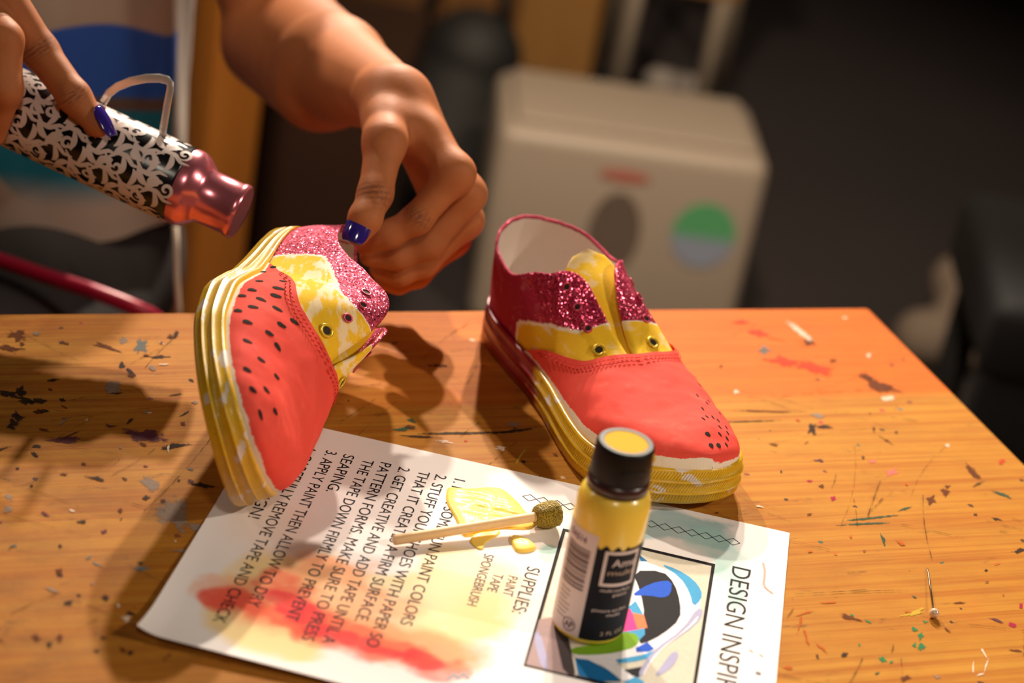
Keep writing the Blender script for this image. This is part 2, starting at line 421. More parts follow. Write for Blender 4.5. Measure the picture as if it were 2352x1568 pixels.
def t_top(u, sgn):
    P = S(np.full_like(TT, u), sgn*TT)
    zc = pc(u, _zcx, _zco if sgn < 0 else _zci)+s_spring(u)
    tz = TT[np.argmax(P[:, 2] <= zc)]
    tg = TT[np.argmax(np.abs(P[:, 1]-s_yc(u)) >= pc(u, _gx, _gyo if sgn < 0 else _gyi))] if u > .30 else 0
    return max(tz, tg)
def outline(z, grow, n=110):
    grow = float(grow)
    uu = (1-np.cos(np.linspace(0, PI, n)))/2
    l = np.stack([SL*uu, pc(uu, _sx, _wi)+s_yc(uu)], 1); r = np.stack([SL*uu, -pc(uu, _sx, _wo)+s_yc(uu)], 1)
    O = np.concatenate([l, r[-2:0:-1]]); u = np.concatenate([uu, uu[-2:0:-1]])
    d = np.roll(O, -1, 0)-np.roll(O, 1, 0); nn = np.stack([d[:, 1], -d[:, 0]], 1)
    c = O.mean(0); nn *= np.sign((nn*(O-c)).sum(1))[:, None]; nn /= np.maximum(np.linalg.norm(nn, axis=1)[:, None], 1e-9)
    O = O+nn*(grow*(np.where(grow > 0, .12+.88*np.clip((u-.05)/.35, 0, 1), 1.0)))[:, None]
    s = np.concatenate([[0], np.cumsum(np.linalg.norm(np.diff(O, axis=0), axis=1))])
    return np.column_stack([O, z+s_spring(u)]), u, s
def make_shoe(name, label, mirror, matrix, seeds, crimson, foxmat, qmat, vmat, margin_o, margin_i, margin_t, zbnd, tongue_u0=.335, warp=None, glit0=0.0):
    root = empty(name, (0, 0, 0), label, 'shoe', 'painted canvas sneakers')
    root.matrix_world = matrix
    mv = np.array([1, mirror, 1.])
    def put(nm, V, F, mats, smooth=True, parent=root, outn=None, **k):
        V = np.asarray(V); F = [tuple(f) for f in F]
        if outn is not None:
            f0 = np.array(F[:400:7]); e = np.cross(V[f0[:, 1]]-V[f0[:, 0]], V[f0[:, 3]]-V[f0[:, 0]]); s_ = (e*outn[f0[:, 0]]).sum()
            if s_ < 0: F = [f[::-1] for f in F]
        if warp is not None: V = warp(V)
        F = [tuple(f) for f in F]
        if mirror < 0: F = [f[::-1] for f in F]
        return mesh(nm, V*mv, F, mats, parent, smooth, **k)
    # sole: ribbed rubber strip round the edge, bottom and insole
    prof = [(0.0, 0.0), (0.0018, 0.00049), (0.0026, 0.00244), (0.0024, 0.00585), (0.0034, 0.00634), (0.0034, 0.00715), (0.0022, 0.00772), (0.0024, 0.01259), (0.0033, 0.01308), (0.0033, 0.01389), (0.0019, 0.01446), (0.0019, 0.01828), (0.0016, 0.01974), (0.0004, 0.02048), (-0.0012, 0.02015)]
    hat = [0, 0, 1, 1, 0, 0, 1, 1, 0, 0, 1, 1, 0, 0, 0]
    rings = []; UV = []; HA = []; CRM = []
    for k, (o_, z_) in enumerate(prof):
        O, uu, s = outline(z_, o_); rings.append(O); UV.append(np.stack([s, np.full_like(s, z_)], 1)); HA += [hat[k]]*len(O); CRM.append(1.08-uu*1.25)
    n = len(rings[0]); V = np.concatenate(rings)
    F = [(k*n+j, k*n+(j+1) % n, (k+1)*n+(j+1) % n, (k+1)*n+j) for k in range(len(prof)-1) for j in range(n)]
    put('foxing_strip', V, F, foxmat, uv=np.concatenate(UV), attrs={'hatch': HA, 'crim': np.concatenate(CRM)})
    O, uu, s = outline(.0, .0004); put('outsole', np.concatenate([O, O+[0, 0, .004]]), [tuple(range(n))]+[tuple(range(2*n-1, n-1, -1))]+[(j, n+j, n+(j+1) % n, (j+1) % n) for j in range(n)], M['white_rubber'], smooth=False)
    O, uu, s = outline(.0175, -.002); put('insole', O, [tuple(range(n))], M['lining'], smooth=False)
    # vamp: toe part
    nu, nt = 70, 81; tt = np.sin(np.linspace(-PI/2, PI/2, nt))*.35+np.linspace(-1, 1, nt)*.65
    k = np.sin(np.linspace(0, PI/2, nu))**.9
    us = seam_u(tt); U = us[None, :]+(1-us[None, :])*k[:, None]; T = np.broadcast_to(tt, U.shape)
    P = S(U, T); Nn = S_n(U, T)
    lift = .0011*np.ones(U.shape)
    wob = (fbm(np.stack([P[..., 0].ravel()*70, P[..., 1].ravel()*70], 1), 3, 3)-.5).reshape(U.shape)*.0022*np.clip((1-np.abs(T))/.2, 0, 1)*np.clip((1-U)/.06, 0, 1)
    def bumpy(u_, t_, p_):
        p_ = np.asarray(p_).reshape(-1, 3); return .0011+(fbm(p_[:, :2]*70, 3, 3)-.5)*.0022*np.clip((1-np.abs(t_))/.2, 0, 1)*np.clip((1-u_)/.06, 0, 1)
    P = P+Nn*(lift+wob)[..., None]
    edge = np.zeros(U.shape)
    seg = np.linalg.norm(np.diff(P, axis=1), axis=2); cs = np.concatenate([np.zeros((nu, 1)), np.cumsum(seg, 1)], 1)
    half = cs[:, nt//2:nt//2+1]
    toe = (1-U)*SL
    edge = np.where(T < 0, cs-margin_o*np.clip((U-.45)/.2, .15, 1), (cs[:, -1:]-cs)-margin_i)
    edge = np.minimum(edge, np.sqrt(np.maximum(toe, 0)*.030)+(P[..., 2]-ZF-.005)*.3-margin_t)
    vm = MB(); vm.add(P.reshape(-1, 3), grid_faces(nu, nt)); eattr = [edge.ravel()]
    # seeds painted on the inner side
    for (su, st, ln, wd, an) in seeds:
        c = S(su, st); e_ = 1e-3
        a1 = S(su+e_, st)-S(su-e_, st); a1 /= np.linalg.norm(a1); nn = S_n(su, st); a2 = np.cross(nn, a1)
        th = np.linspace(0, 2*PI, 18, endpoint=False)
        rr = 1-.28*np.cos(th)+RNG.uniform(-.08, .08, 18)
        L2 = np.stack([np.cos(th)*ln, np.sin(th)*wd*rr], 1); ca, sa = math.cos(an), math.sin(an)
        L2 = L2@np.array([[ca, sa], [-sa, ca]])
        # wrap on the surface
        sc_t = np.linalg.norm(S(su, st+e_)-S(su, st-e_))/(2*e_)
        Uq = su+L2[:, 0]/SL; Tq = np.clip(st+L2[:, 1]/sc_t*1.0, -1, 1)
        Q = S(Uq, Tq); Q = Q+S_n(Uq, Tq)*(bumpy(Uq, Tq, Q)+.00022)[:, None]; cc = S(su, st); cc = cc+nn*(bumpy(su, st, cc)[0]+.00035)
        vm.add(np.vstack([Q, cc]), [(i, (i+1) % 18, 18) for i in range(18)], 1); eattr.append(np.ones(19))
    V = np.concatenate(vm.V)
    o = put('vamp', V, vm.F, [vmat, M['seed']], attrs={'edge': np.concatenate(eattr)}, midx=vm.M)
    # stitching along the vamp seam
    sb = MB()
    for off in (.0035, .0065):
        ts = np.linspace(-.93, .93, 90); us2 = seam_u(ts)+off/SL; Q = S(us2, ts); Q = Q+S_n(us2, ts)*(bumpy(us2, ts, Q)+.0007)[:, None]
        for i in range(0, 88, 2): sb.tube(Q[i:i+2], .0003, 5)
    put('stitching', np.concatenate(sb.V), sb.F, M['stitch'])
    # quarters: side and heel canvas
    ncol, nrow = 78, 26
    uc = .66*np.linspace(0, 1, ncol)**1.7
    cols = []; info = []
    for sgn, order in ((1, range(ncol-1, 0, -1)), (-1, range(0, ncol))):
        for i in order:
            u = uc[i]; tp = t_top(u, sgn); t = sgn*(1+(tp-1)*np.linspace(0, 1, nrow)**1.0)
            uu_ = np.full(nrow, u); Q = S(uu_, t); Nq = S_n(uu_, t) if u > .004 else np.tile([-1., 0, 0], (nrow, 1))
            cols.append(Q-Nq*.0002); info.append((uu_, t, Q, Nq))
    nc = len(cols); V = np.concatenate(cols)
    UU = np.concatenate([a[0] for a in info]); TTt = np.concatenate([a[1] for a in info]); ZZ = np.concatenate([a[2][:, 2] for a in info]); NQ = np.concatenate([a[3] for a in info])
    zb = np.interp(UU, *zbnd)
    ub = .290+.0*ZZ
    f = np.minimum((UU-ub)*SL, zb-ZZ)
    glit = np.clip((UU-.20)/.25, 0, 1)*.8+np.clip((ZZ-.05)/.02, 0, 1)*.5+glit0
    Fq = grid_faces(nc, nrow)
    q = put('quarter', V, Fq, [qmat], outn=NQ, attrs={'paint': f, 'glit': glit}); solidify(q, .0014)
    lin = np.concatenate([a[2]-a[3]*.0018 for a in info]); keepc = [i for i in range(nc) if info[i][0][0] < .6]
    lin = lin.reshape(nc, nrow, 3)[keepc][:, :-1]
    put('lining', lin.reshape(-1, 3), grid_faces(len(keepc), nrow-1), M['lining'], outn=np.concatenate([a[3] for a in info]).reshape(nc, nrow, 3)[keepc][:, :-1].reshape(-1, 3)*-1)
    # tongue
    nu2, nv2 = 34, 21; ut = np.linspace(tongue_u0, .66, nu2); V = []; fa = []
    zt = pc(ut, np.array([.335, .36, .42, .5, .56, .62, .66]), np.array([.0835, .0800, .0735, .0620, .0525, .0455, .0430]))
    for i, u in enumerate(ut):
        hw = .0175*min(1, math.sqrt(max(1e-4, 1-(1-(u-tongue_u0)/.055)**2)) if u < tongue_u0+.055 else 1)
        yy = np.linspace(-hw, hw, nv2); Pl = S(np.full(401, u), TT); Pr = S(np.full(401, u), -TT)
        zz = np.where(yy > 0, np.interp(yy, Pl[:, 1]-s_yc(u), Pl[:, 2]), np.interp(-yy, -(Pr[:, 1]-s_yc(u)), Pr[:, 2]))
        V.append(np.stack([np.full(nv2, SL*u), yy+s_yc(u), np.minimum(zt[i]-(yy/.0215)**2*.009, zz)-.0030], 1)); fa += [.02]*nv2
    tg = put('tongue', np.concatenate(V), grid_faces(nu2, nv2), M['tongue'], outn=np.tile([0, 0, 1.], (nu2*nv2, 1)), attrs={'paint': fa, 'glit': np.zeros(len(fa))}); solidify(tg, .0022)
    # eyelets
    for sgn in (-1, 1):
        for j in range(4):
            u = .585-.055*j
            P1 = S(np.full(401, u), sgn*TT); ti = np.argmax(np.abs(P1[:, 1]-s_yc(u)) >= (.0165+.0012*j)); c = P1[ti]; nn = S_n(u, sgn*TT[ti])
            a1 = np.cross(nn, [0, 1, 0]); a1 /= np.linalg.norm(a1); a2 = np.cross(nn, a1)
            low = j == 0; R_, r_ = (.0030, .00085) if low else (.0021, .00055)
            rb = MB(); th = np.linspace(0, 2*PI, 28, endpoint=False); ph = np.linspace(0, 2*PI, 10, endpoint=False)
            VV = [c+nn*(.0006+r_*math.sin(p)*.8)+(R_+r_*math.cos(p))*(math.cos(a)*a1+math.sin(a)*a2) for a in th for p in ph]
            rb.add(VV, [(x*10+y, ((x+1) % 28)*10+y, ((x+1) % 28)*10+(y+1) % 10, x*10+(y+1) % 10) for x in range(28) for y in range(10)], 0)
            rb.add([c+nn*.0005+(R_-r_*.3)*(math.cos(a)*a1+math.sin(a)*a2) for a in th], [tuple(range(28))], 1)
            put('eyelet', np.concatenate(rb.V), rb.F, [M['ring_yellow'] if low else M['ring_pink'], M['hole_shade']], midx=rb.M)
    return root
# pose of the held shoe, and how its soft canvas is bent by the hand (control points and weights)
SHOE_L_POSE = (-0.13837, 1.07179, 0.04403, -1.54034, 0.02491, -1.15611)
SHOE_L_TWIST, SHOE_L_BEND, SHOE_L_SIGMA = 0.2150, 0.0299, 0.055
SHOE_L_CTRL = np.array([[0.1308, 0.018, 0.05], [0.1185, 0.019, 0.056], [0.1062, 0.02, 0.0615], [0.0939, 0.021, 0.067], [0.1375, 0.0, 0.047], [0.1308, -0.018, 0.05], [0.1006, -0.014, 0.077], [0.0984, 0.012, 0.079], [0.0805, 0.028, 0.022], [0.0, 0.0, 0.062], [0.0123, 0.0228, 0.0], [0.03, 0.0285, 0.0], [0.0, 0.002, 0.0], [0.0123, 0.0228, 0.0195], [0.0335, 0.031, 0.058], [0.1306, 0.0408, 0.0195], [0.1528, 0.0417, 0.0195], [0.1751, 0.04, 0.0199], [0.1993, 0.0357, 0.0221], [0.2165, 0.0259, 0.025], [0.2236, 0.0046, 0.0265], [0.1658, 0.0427, 0.0], [0.195, 0.0383, 0.0021], [0.2187, 0.0242, 0.006], [0.2236, 0.0031, 0.007], [0.2199, -0.0133, 0.0062], [0.137, 0.0427, 0.0], [0.0866, 0.0318, 0.0], [0.0578, 0.0312, 0.0], [0.038, 0.0312, 0.0], [0.1939, -0.0351, 0.0285], [0.1939, -0.0332, 0.031], [0.1966, -0.0346, 0.0272]])
SHOE_L_W = np.array([[0.00712, -0.03066, 0.0437], [0.00198, -0.00102, -0.00804], [0.02088, -0.04184, -0.00103], [0.02429, -0.05924, 0.02718], [0.00174, -0.01428, 0.0289], [0.00343, 0.00144, -0.02252], [-0.0187, 0.04078, -0.00796], [-0.0171, 0.03613, -0.00416], [-0.03109, 0.07144, -0.02297], [0.0011, 0.00715, -0.02518], [0.00628, -0.01796, 0.01416], [0.01835, -0.01021, -0.07233], [-0.01594, 0.02879, 0.00925], [-0.00133, -0.01157, 0.03834], [0.00414, 0.00215, -0.02827], [-0.02701, 0.0682, -0.0365], [-0.01489, 0.04906, -0.05089], [0.00114, 0.00788, -0.0274], [0.00659, -0.0099, -0.00923], [0.00874, -0.02095, 0.00879], [-0.01398, 0.02938, -0.00297], [0.00703, -0.01953, 0.01431], [-0.00429, -0.00388, 0.03373], [-0.00747, 0.01256, 0.00688], [0.0038, -0.00186, -0.01567], [0.0085, -0.01815, 0.00255], [0.02013, -0.05701, 0.04381], [0.01054, -0.01547, -0.01572], [0.00505, -0.02904, 0.05058], [-0.00895, 0.01099, 0.01911], [-0.00806, 0.02445, -0.02191], [0.02092, -0.05251, 0.02741], [-0.01637, 0.03543, -0.00621]])
SEEDS_L = [(0.392, 0.95, 0.0021, 0.00135, -1.05), (0.4322, 0.98, 0.0021, 0.00135, -0.83), (0.4774, 1.0, 0.0021, 0.00135, 0.0), (0.5528, 0.91, 0.0021, 0.00135, -1.12), (0.5226, 0.81, 0.0021, 0.00135, -0.97), (0.608, 0.88, 0.0021, 0.00135, -1.34), (0.5729, 0.73, 0.0021, 0.00135, -1.89), (0.6382, 0.93, 0.0021, 0.00135, -1.27), (0.603, 0.68, 0.0021, 0.00135, -1.92), (0.6382, 0.76, 0.0021, 0.00135, -1.46), (0.7035, 0.9, 0.0021, 0.00135, -1.26), (0.6784, 0.78, 0.0021, 0.00135, -1.85), (0.6432, 0.59, 0.0021, 0.00135, -1.81), (0.7387, 0.76, 0.0021, 0.00135, -1.65), (0.6432, 0.41, 0.0021, 0.00135, -1.83), (0.6834, 0.47, 0.0021, 0.00135, -2.07), (0.7337, 0.52, 0.0021, 0.00135, -2.09), (0.799, 0.72, 0.0021, 0.00135, -1.63), (0.7487, 0.4, 0.0021, 0.00135, -1.03), (0.8342, 0.52, 0.0021, 0.00135, -2.0), (0.8894, 0.7, 0.0021, 0.00135, -1.52), (0.8342, 0.29, 0.0021, 0.00135, -2.1), (0.9347, 0.59, 0.0021, 0.00135, -1.44), (0.9045, 0.36, 0.0021, 0.00135, -1.58), (0.9698, 0.37, 0.0021, 0.00135, -0.89), (0.9246, 0.14, 0.0021, 0.00135, -1.63)]
SEEDS_R = [(0.9347, 0.08, 0.0017, 0.0012, 0.5), (0.9698, 0.18, 0.0017, 0.0012, 0.43), (0.9698, 0.05, 0.0017, 0.0012, 0.02), (0.7136, 0.54, 0.0017, 0.00045, 0.62), (0.7739, 0.33, 0.0017, 0.00045, 0.07), (0.804, 0.38, 0.0017, 0.00045, 0.07), (0.7839, 0.48, 0.0017, 0.00045, 0.03), (0.8342, 0.24, 0.0017, 0.00045, 0.03), (0.8693, 0.21, 0.0017, 0.00045, 0.19), (0.8794, 0.14, 0.0017, 0.00045, 0.18), (0.8693, 0.29, 0.0017, 0.00045, 0.11), (0.8392, 0.49, 0.0017, 0.00045, -0.2), (0.8794, 0.35, 0.0017, 0.00045, 0.2), (0.9095, 0.3, 0.0017, 0.00045, 0.32), (0.8995, 0.45, 0.0017, 0.00045, 0.1), (0.9347, 0.25, 0.0017, 0.00045, 0.5), (0.9246, 0.41, 0.0017, 0.00045, 0.35), (0.9447, 0.37, 0.0017, 0.00045, 0.54), (0.9648, 0.35, 0.0017, 0.00045, 0.69)]
# ------------------------------------------------------------------ room shell
floor_m = plain('dark_charcoal_floor', rgb(50, 44, 45), .6, var=.25, scale=2.2)
wall_m = plain('dim_plaster_wall', rgb(90, 70, 54), .8, var=.08, scale=2)
for nm, c, d in (('floor', (0, 2.2, -.05), (7.2, 9.2, .1)), ('ceiling', (0, 2.2, 3.15), (7.2, 9.2, .1)), ('wall_back', (0, 6.75, 1.55), (7.2, .1, 3.1)),
                 ('wall_front', (0, -2.35, 1.55), (7.2, .1, 3.1)), ('wall_left', (-3.55, 2.2, 1.55), (.1, 9.0, 3.1)), ('wall_right', (3.55, 2.2, 1.55), (.1, 9.0, 3.1))):
    tag(MB().box(c, d).build(nm, floor_m if nm == 'floor' else wall_m, smooth=False), kind='structure')

# ------------------------------------------------------------------ table
T_ANG = .4121; T_C = np.array([0.2219, 1.2571, TZ])
table = empty('work_table', T_C, 'orange wooden work table with a scratched and paint-spattered top', 'table'); table.rotation_euler = (0, 0, T_ANG)
te1 = np.array([math.cos(T_ANG), math.sin(T_ANG), 0]); te2 = np.array([-te1[1], te1[0], 0])
def tl(px, py):
    d = plane_pt(px, py)-T_C; return np.array([d@te1, d@te2])
stain_cols = {'black': rgb(48, 38, 36), 'green': rgb(48, 84, 66), 'bright_green': rgb(30, 128, 82), 'grey_blue': rgb(112, 122, 120), 'white': rgb(232, 208, 184), 'red': rgb(206, 70, 44), 'magenta': rgb(172, 30, 72),
              'brown': rgb(104, 54, 28), 'pink': rgb(236, 120, 110), 'yellow': rgb(206, 172, 60), 'grey': rgb(150, 132, 118), 'rust': rgb(190, 92, 30), 'purple': rgb(96, 52, 66)}
stain_keys = list(stain_cols); SM = []
for k_ in stain_keys:
    g_ = G(k_+'_paint_stain'); nz = g_.noise(g_.obj(), 260, 4, .7); nf = g_.noise(g_.obj(scale=(1, 5, 1)), 330, 3, .7)
    al = g_.step(g_.math('ADD', g_.attr('core'), g_.math('MULTIPLY', g_.math('SUBTRACT', nz, .5), 1.5)), .14, .5)
    al = g_.math('MULTIPLY', al, g_.math('ADD', .42, g_.math('MULTIPLY', nf, .75)), True)
    SM.append(g_.bsdf(Base_Color=stain_cols[k_], Roughness=.75, Specular_IOR_Level=.08, Alpha=al))
tb = MB(); tb.box((-.75, -.425, -.0175), (1.5, .85, .035), bev=.003, mi=0); core = [np.ones(tb.n)]
_sz = [0.00012]
def stain(px, py, rx, ry, col, ang=0, rag=.35, n=26):
    """an irregular dab of old paint on the table top; radii in photo pixels"""
    c = tl(px, py); ex = tl(px+1, py)-c; ey = tl(px, py+1)-c
    th = np.linspace(0, 2*PI, n, endpoint=False); r = 1+rag*(RNG.uniform(-1, 1, n)*.6+.6*np.sin(th*RNG.integers(2, 5)+RNG.uniform(0, 6)))
    ca, sa = math.cos(ang), math.sin(ang); x = np.cos(th)*rx*r; y = np.sin(th)*ry*r
    X = x*ca-y*sa; Y = x*sa+y*ca
    P = c+X[:, None]*ex+Y[:, None]*ey
    if P[:, 0].max() > -.001 or P[:, 1].max() > -.001: return
    z = _sz[0]; _sz[0] += 1.5e-6
    V = np.vstack([np.column_stack([P, np.full(n, z)]), [[c[0], c[1], z]]])
    tb.add(V, [(i, (i+1) % n, n) for i in range(n)], 1+stain_keys.index(col)); core.append(np.append(np.zeros(n), 1.0))
for a in ((20, 905, 34, 10, 'black', .2), (60, 920, 26, 12, 'black', .3), (48, 900, 16, 14, 'black', .8), (88, 921, 32, 8, 'black', 0), (95, 945, 20, 7, 'black', 0), (40, 957, 20, 12, 'black', .5), (122, 873, 16, 5, 'black', -.2),
          (253, 745, 17, 28, 'grey_blue', -.3), (325, 795, 19, 22, 'grey_blue', 0), (283, 783, 11, 12, 'grey', 0), (258, 890, 30, 16, 'grey', -.2), (80, 1045, 10, 8, 'black', .6), (280, 840, 10, 12, 'black', .8), (365, 820, 34, 5, 'black', 0),
          (330, 1000, 60, 18, 'purple', .1), (400, 1025, 40, 8, 'black', -.2), (150, 1010, 50, 10, 'purple', 0), (85, 1025, 15, 5, 'black', 0), (440, 874, 8, 6, 'black', .5), (245, 798, 40, 6, 'brown', .3), (300, 855, 20, 6, 'black', .9),
          (400, 1180, 50, 42, 'grey', .7), (345, 1110, 24, 22, 'grey', 0), (450, 1212, 22, 12, 'grey', .4), (325, 1306, 22, 8, 'grey_blue', .1), (465, 1115, 34, 7, 'black', .15), (40, 770, 30, 16, 'brown', 0), (20, 800, 40, 10, 'brown', .1),
          (300, 1500, 9, 9, 'black', 0), (290, 1420, 12, 10, 'white', 0), (540, 1000, 30, 8, 'grey', 0), (20, 1140, 14, 10, 'grey', 0),
          (2000, 1190, 85, 3.2, 'green', -.11), (1985, 1203, 62, 3.6, 'green', -.06), (2080, 1168, 20, 4, 'green', -.35), (2029, 1240, 5, 18, 'green', -.35), (2139, 1148, 12, 15, 'brown', .6), (2172, 1130, 14, 10, 'brown', .2), (2176, 1118, 8, 6, 'brown', 0),
          (1858, 785, 16, 12, 'brown', .1), (1835, 760, 40, 9, 'white', .6), (1755, 805, 14, 12, 'grey_blue', .1), (1800, 830, 48, 12, 'red', .1), (1740, 765, 36, 9, 'red', .1), (1870, 845, 60, 14, 'red', .2), (1912, 828, 12, 6, 'brown', 0), (1995, 816, 8, 7, 'white', 0),
          (2020, 885, 54, 15, 'brown', .35), (1990, 866, 24, 9, 'brown', .2), (2040, 915, 24, 7, 'white', -.1), (1865, 985, 12, 16, 'black', .2), (1890, 980, 20, 6, 'black', .1), (1880, 955, 20, 7, 'grey', .3), (2036, 1012, 22, 3, 'brown', .55),
          (2176, 1023, 8, 5, 'white', -.1), (2005, 1060, 10, 6, 'pink', 0), (2048, 1085, 18, 10, 'pink', -.3), (1882, 1058, 14, 5, 'purple', .15), (1886, 1117, 8, 6, 'brown', 0), (1914, 1145, 8, 8, 'magenta', -.4), (1860, 1105, 7, 4, 'magenta', .2), (1794, 1084, 4, 5, 'black', 0),
          (2240, 1182, 6, 4, 'black', .1), (2290, 1192, 14, 4, 'black', .15), (2235, 1085, 30, 9, 'brown', .7), (2300, 1135, 26, 6, 'green', .4), (2265, 1310, 5, 4, 'black', 0), (2340, 1265, 16, 6, 'black', -.3), (2325, 1435, 10, 9, 'magenta', -.2), (2345, 1392, 5, 8, 'magenta', 0), (2290, 1425, 26, 4, 'purple', .4), (2200, 1385, 20, 3, 'brown', -.1),
          (2100, 1445, 9, 7, 'bright_green', .8), (2115, 1460, 8, 12, 'bright_green', .3), (2116, 1485, 12, 11, 'bright_green', 0), (2100, 1482, 6, 7, 'bright_green', 0), (2125, 1428, 9, 4, 'bright_green', .2), (1993, 1427, 12, 4, 'bright_green', .5), (1957, 1413, 7, 4, 'bright_green', .3), (2100, 1371, 9, 3, 'green', .5), (2027, 1515, 12, 8, 'bright_green', .6), (2047, 1521, 5, 5, 'bright_green', 0), (2014, 1547, 6, 4, 'green', 0), (1974, 1481, 4, 4, 'bright_green', 0),
          (2098, 1408, 34, 7, 'yellow', -.3), (1940, 1504, 14, 6, 'black', -.1), (2265, 1528, 3, 20, 'white', .3), (2235, 1535, 3, 18, 'white', 0), (2250, 1550, 14, 3, 'white', -.2), (2260, 1500, 3, 18, 'white', -.5), (1877, 1508, 4, 8, 'black', -.3), (1810, 1534, 16, 6, 'rust', .1), (2330, 1494, 16, 4, 'brown', .1), (2152, 1555, 10, 5, 'grey', .2), (2080, 1558, 16, 8, 'brown', -.2),
          (1850, 1408, 34, 3, 'rust', -.28), (1905, 1384, 26, 3.2, 'rust', -.05), (1838, 1430, 4, 26, 'rust', .2), (1852, 1465, 4, 26, 'rust', -.3), (1885, 1487, 4, 20, 'rust', -.9), (1950, 1418, 30, 7, 'brown', .3),
          (1195, 1048, 3.4, 38, 'yellow', .62), (1203, 1061, 7, 6, 'black', .2), (1240, 1095, 4, 3, 'black', 0), (1150, 1030, 14, 9, 'white', .2), (1020, 1015, 20, 5, 'white', .1), (1070, 1013, 6, 4, 'red', 0), (930, 985, 36, 6, 'green', -.1), (1180, 975, 20, 6, 'grey', 0), (945, 966, 14, 5, 'green', .3),
          (1060, 995, 120, 4, 'black', .0), (960, 1003, 60, 3, 'black', .06), (1180, 990, 60, 5, 'black', -.1), (1760, 945, 100, 2.5, 'brown', .02), (1720, 968, 70, 2.5, 'black', -.03), (1010, 840, 20, 6, 'brown', 0), (1700, 740, 26, 5, 'red', 0), (1690, 900, 9, 6, 'white', .2), (2300, 1060, 7, 9, 'red', .6)):
    stain(*a)
for _ in range(90):
    stain(RNG.uniform(-10, 450), RNG.uniform(735, 1540), RNG.gamma(2, 5)+3, RNG.gamma(2, 1.6)+2, RNG.choice(['black', 'brown', 'grey', 'purple', 'grey_blue', 'white'], p=[.34, .30, .12, .12, .06, .06]), RNG.normal(.1, .35))
for _ in range(60):
    stain(RNG.uniform(900, 2340), RNG.uniform(735, 1540), RNG.gamma(2, 3.2)+2, RNG.gamma(2, 1.1)+1.4, RNG.choice(['black', 'brown', 'rust', 'white', 'red', 'green'], p=[.2, .36, .2, .1, .08, .06]), RNG.normal(.1, .4))
# knife scratches and pencil lines: thin straight marks on the top
gs_ = G('scratch_marks'); SM.append(gs_.bsdf(Base_Color=rgb(66, 38, 22), Roughness=.8, Specular_IOR_Level=.05, Alpha=gs_.math('MULTIPLY', gs_.step(gs_.noise(gs_.obj(), 120, 3, .7), .38, .62), .62)))
rsx = np.random.default_rng(21)
for _ in range(330):
    cx_, cy_ = rsx.uniform(-.80, -.01), rsx.uniform(-.58, -.01); an_ = rsx.choice([.75, -.6, .95, 2.2, .1, -.05], p=[.26, .22, .16, .12, .14, .10])+rsx.normal(0, .14)
    ln_ = rsx.gamma(2.0, .016); w_ = rsx.uniform(.00012, .00034); d_ = np.array([math.cos(an_), math.sin(an_)]); n_ = np.array([-d_[1], d_[0]])*w_
    bend = rsx.normal(0, .03)*ln_; q_ = [np.array([cx_, cy_])+d_*ln_*(t-.5)+n_/w_*bend*(1-4*(t-.5)**2) for t in (0, .25, .5, .75, 1)]
    if max(p[0] for p in q_) > -.004 or max(p[1] for p in q_) > -.004: continue
    zq = _sz[0]; _sz[0] += 5e-7
    Vq = [np.append(p+n_, zq) for p in q_]+[np.append(p-n_, zq) for p in q_]
    tb.add(Vq, [(i, i+5, i+6, i+1) for i in range(4)], len(SM)); core.append(np.ones(10))
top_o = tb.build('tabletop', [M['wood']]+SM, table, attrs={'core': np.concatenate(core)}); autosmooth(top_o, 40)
for lx in (-1.42, -.08):
    for ly in (-.77, -.08):
        mesh_leg = MB().box((lx, ly, -.035-.3575), (.06, .06, .715), bev=.004).build('leg', M['wood'], table); autosmooth(mesh_leg)
ap = MB(); ap.box((-.75, -.06, -.08), (1.28, .02, .085)); ap.box((-.75, -.79, -.08), (1.28, .02, .085))
for nm, c, d in (('apron', (-.75, -.08, -.0775), (1.28, .022, .085)), ('apron', (-.75, -.77, -.0775), (1.28, .022, .085)), ('apron', (-.08, -.425, -.0775), (.022, .63, .085)), ('apron', (-1.42, -.425, -.0775), (.022, .63, .085))):
    MB().box(c, d).build(nm, M['wood'], table, smooth=False)

# ------------------------------------------------------------------ printed instruction sheet
PA0 = np.array([-.1199, .9765]); PANG = -.0839; PW, PH = .2794, .2159
pea = np.array([math.cos(PANG), math.sin(PANG)]); peb = np.array([math.sin(PANG), -math.cos(PANG)])
def ab(px, py):
    d = plane_pt(px, py)[:2]-PA0; return np.array([d@pea, d@peb])
def psurf(AB, dz=0.0):
    """sheet coordinates (a towards the heading, b along the lines of writing) to the room, with the lifted corner"""
    AB = np.asarray(AB, float).reshape(-1, 2); a, b = AB[:, 0], AB[:, 1]
    lift = .0045*np.clip((b-.185)/.03, 0, 1)**2*np.clip((.16-a)/.16, 0, 1)+.003*np.clip((.012-a)/.012, 0, 1)**2*np.clip((b-.1)/.1, 0, 1)
    xy = PA0+a[:, None]*pea+b[:, None]*peb
    return np.column_stack([xy, TZ+.0007+lift+dz])
sheet = empty('instruction_sheet', (*PA0, TZ), 'printed white instruction sheet with watercolour blots lying on the table under the bottle', 'paper')
na, nb = 241, 187
A_, B_ = np.meshgrid(np.linspace(0, PW, na), np.linspace(0, PH, nb), indexing='ij'); AB = np.stack([A_.ravel(), B_.ravel()], 1)
colr = np.tile(np.array(rgb(248, 241, 240)[:3]), (len(AB), 1))
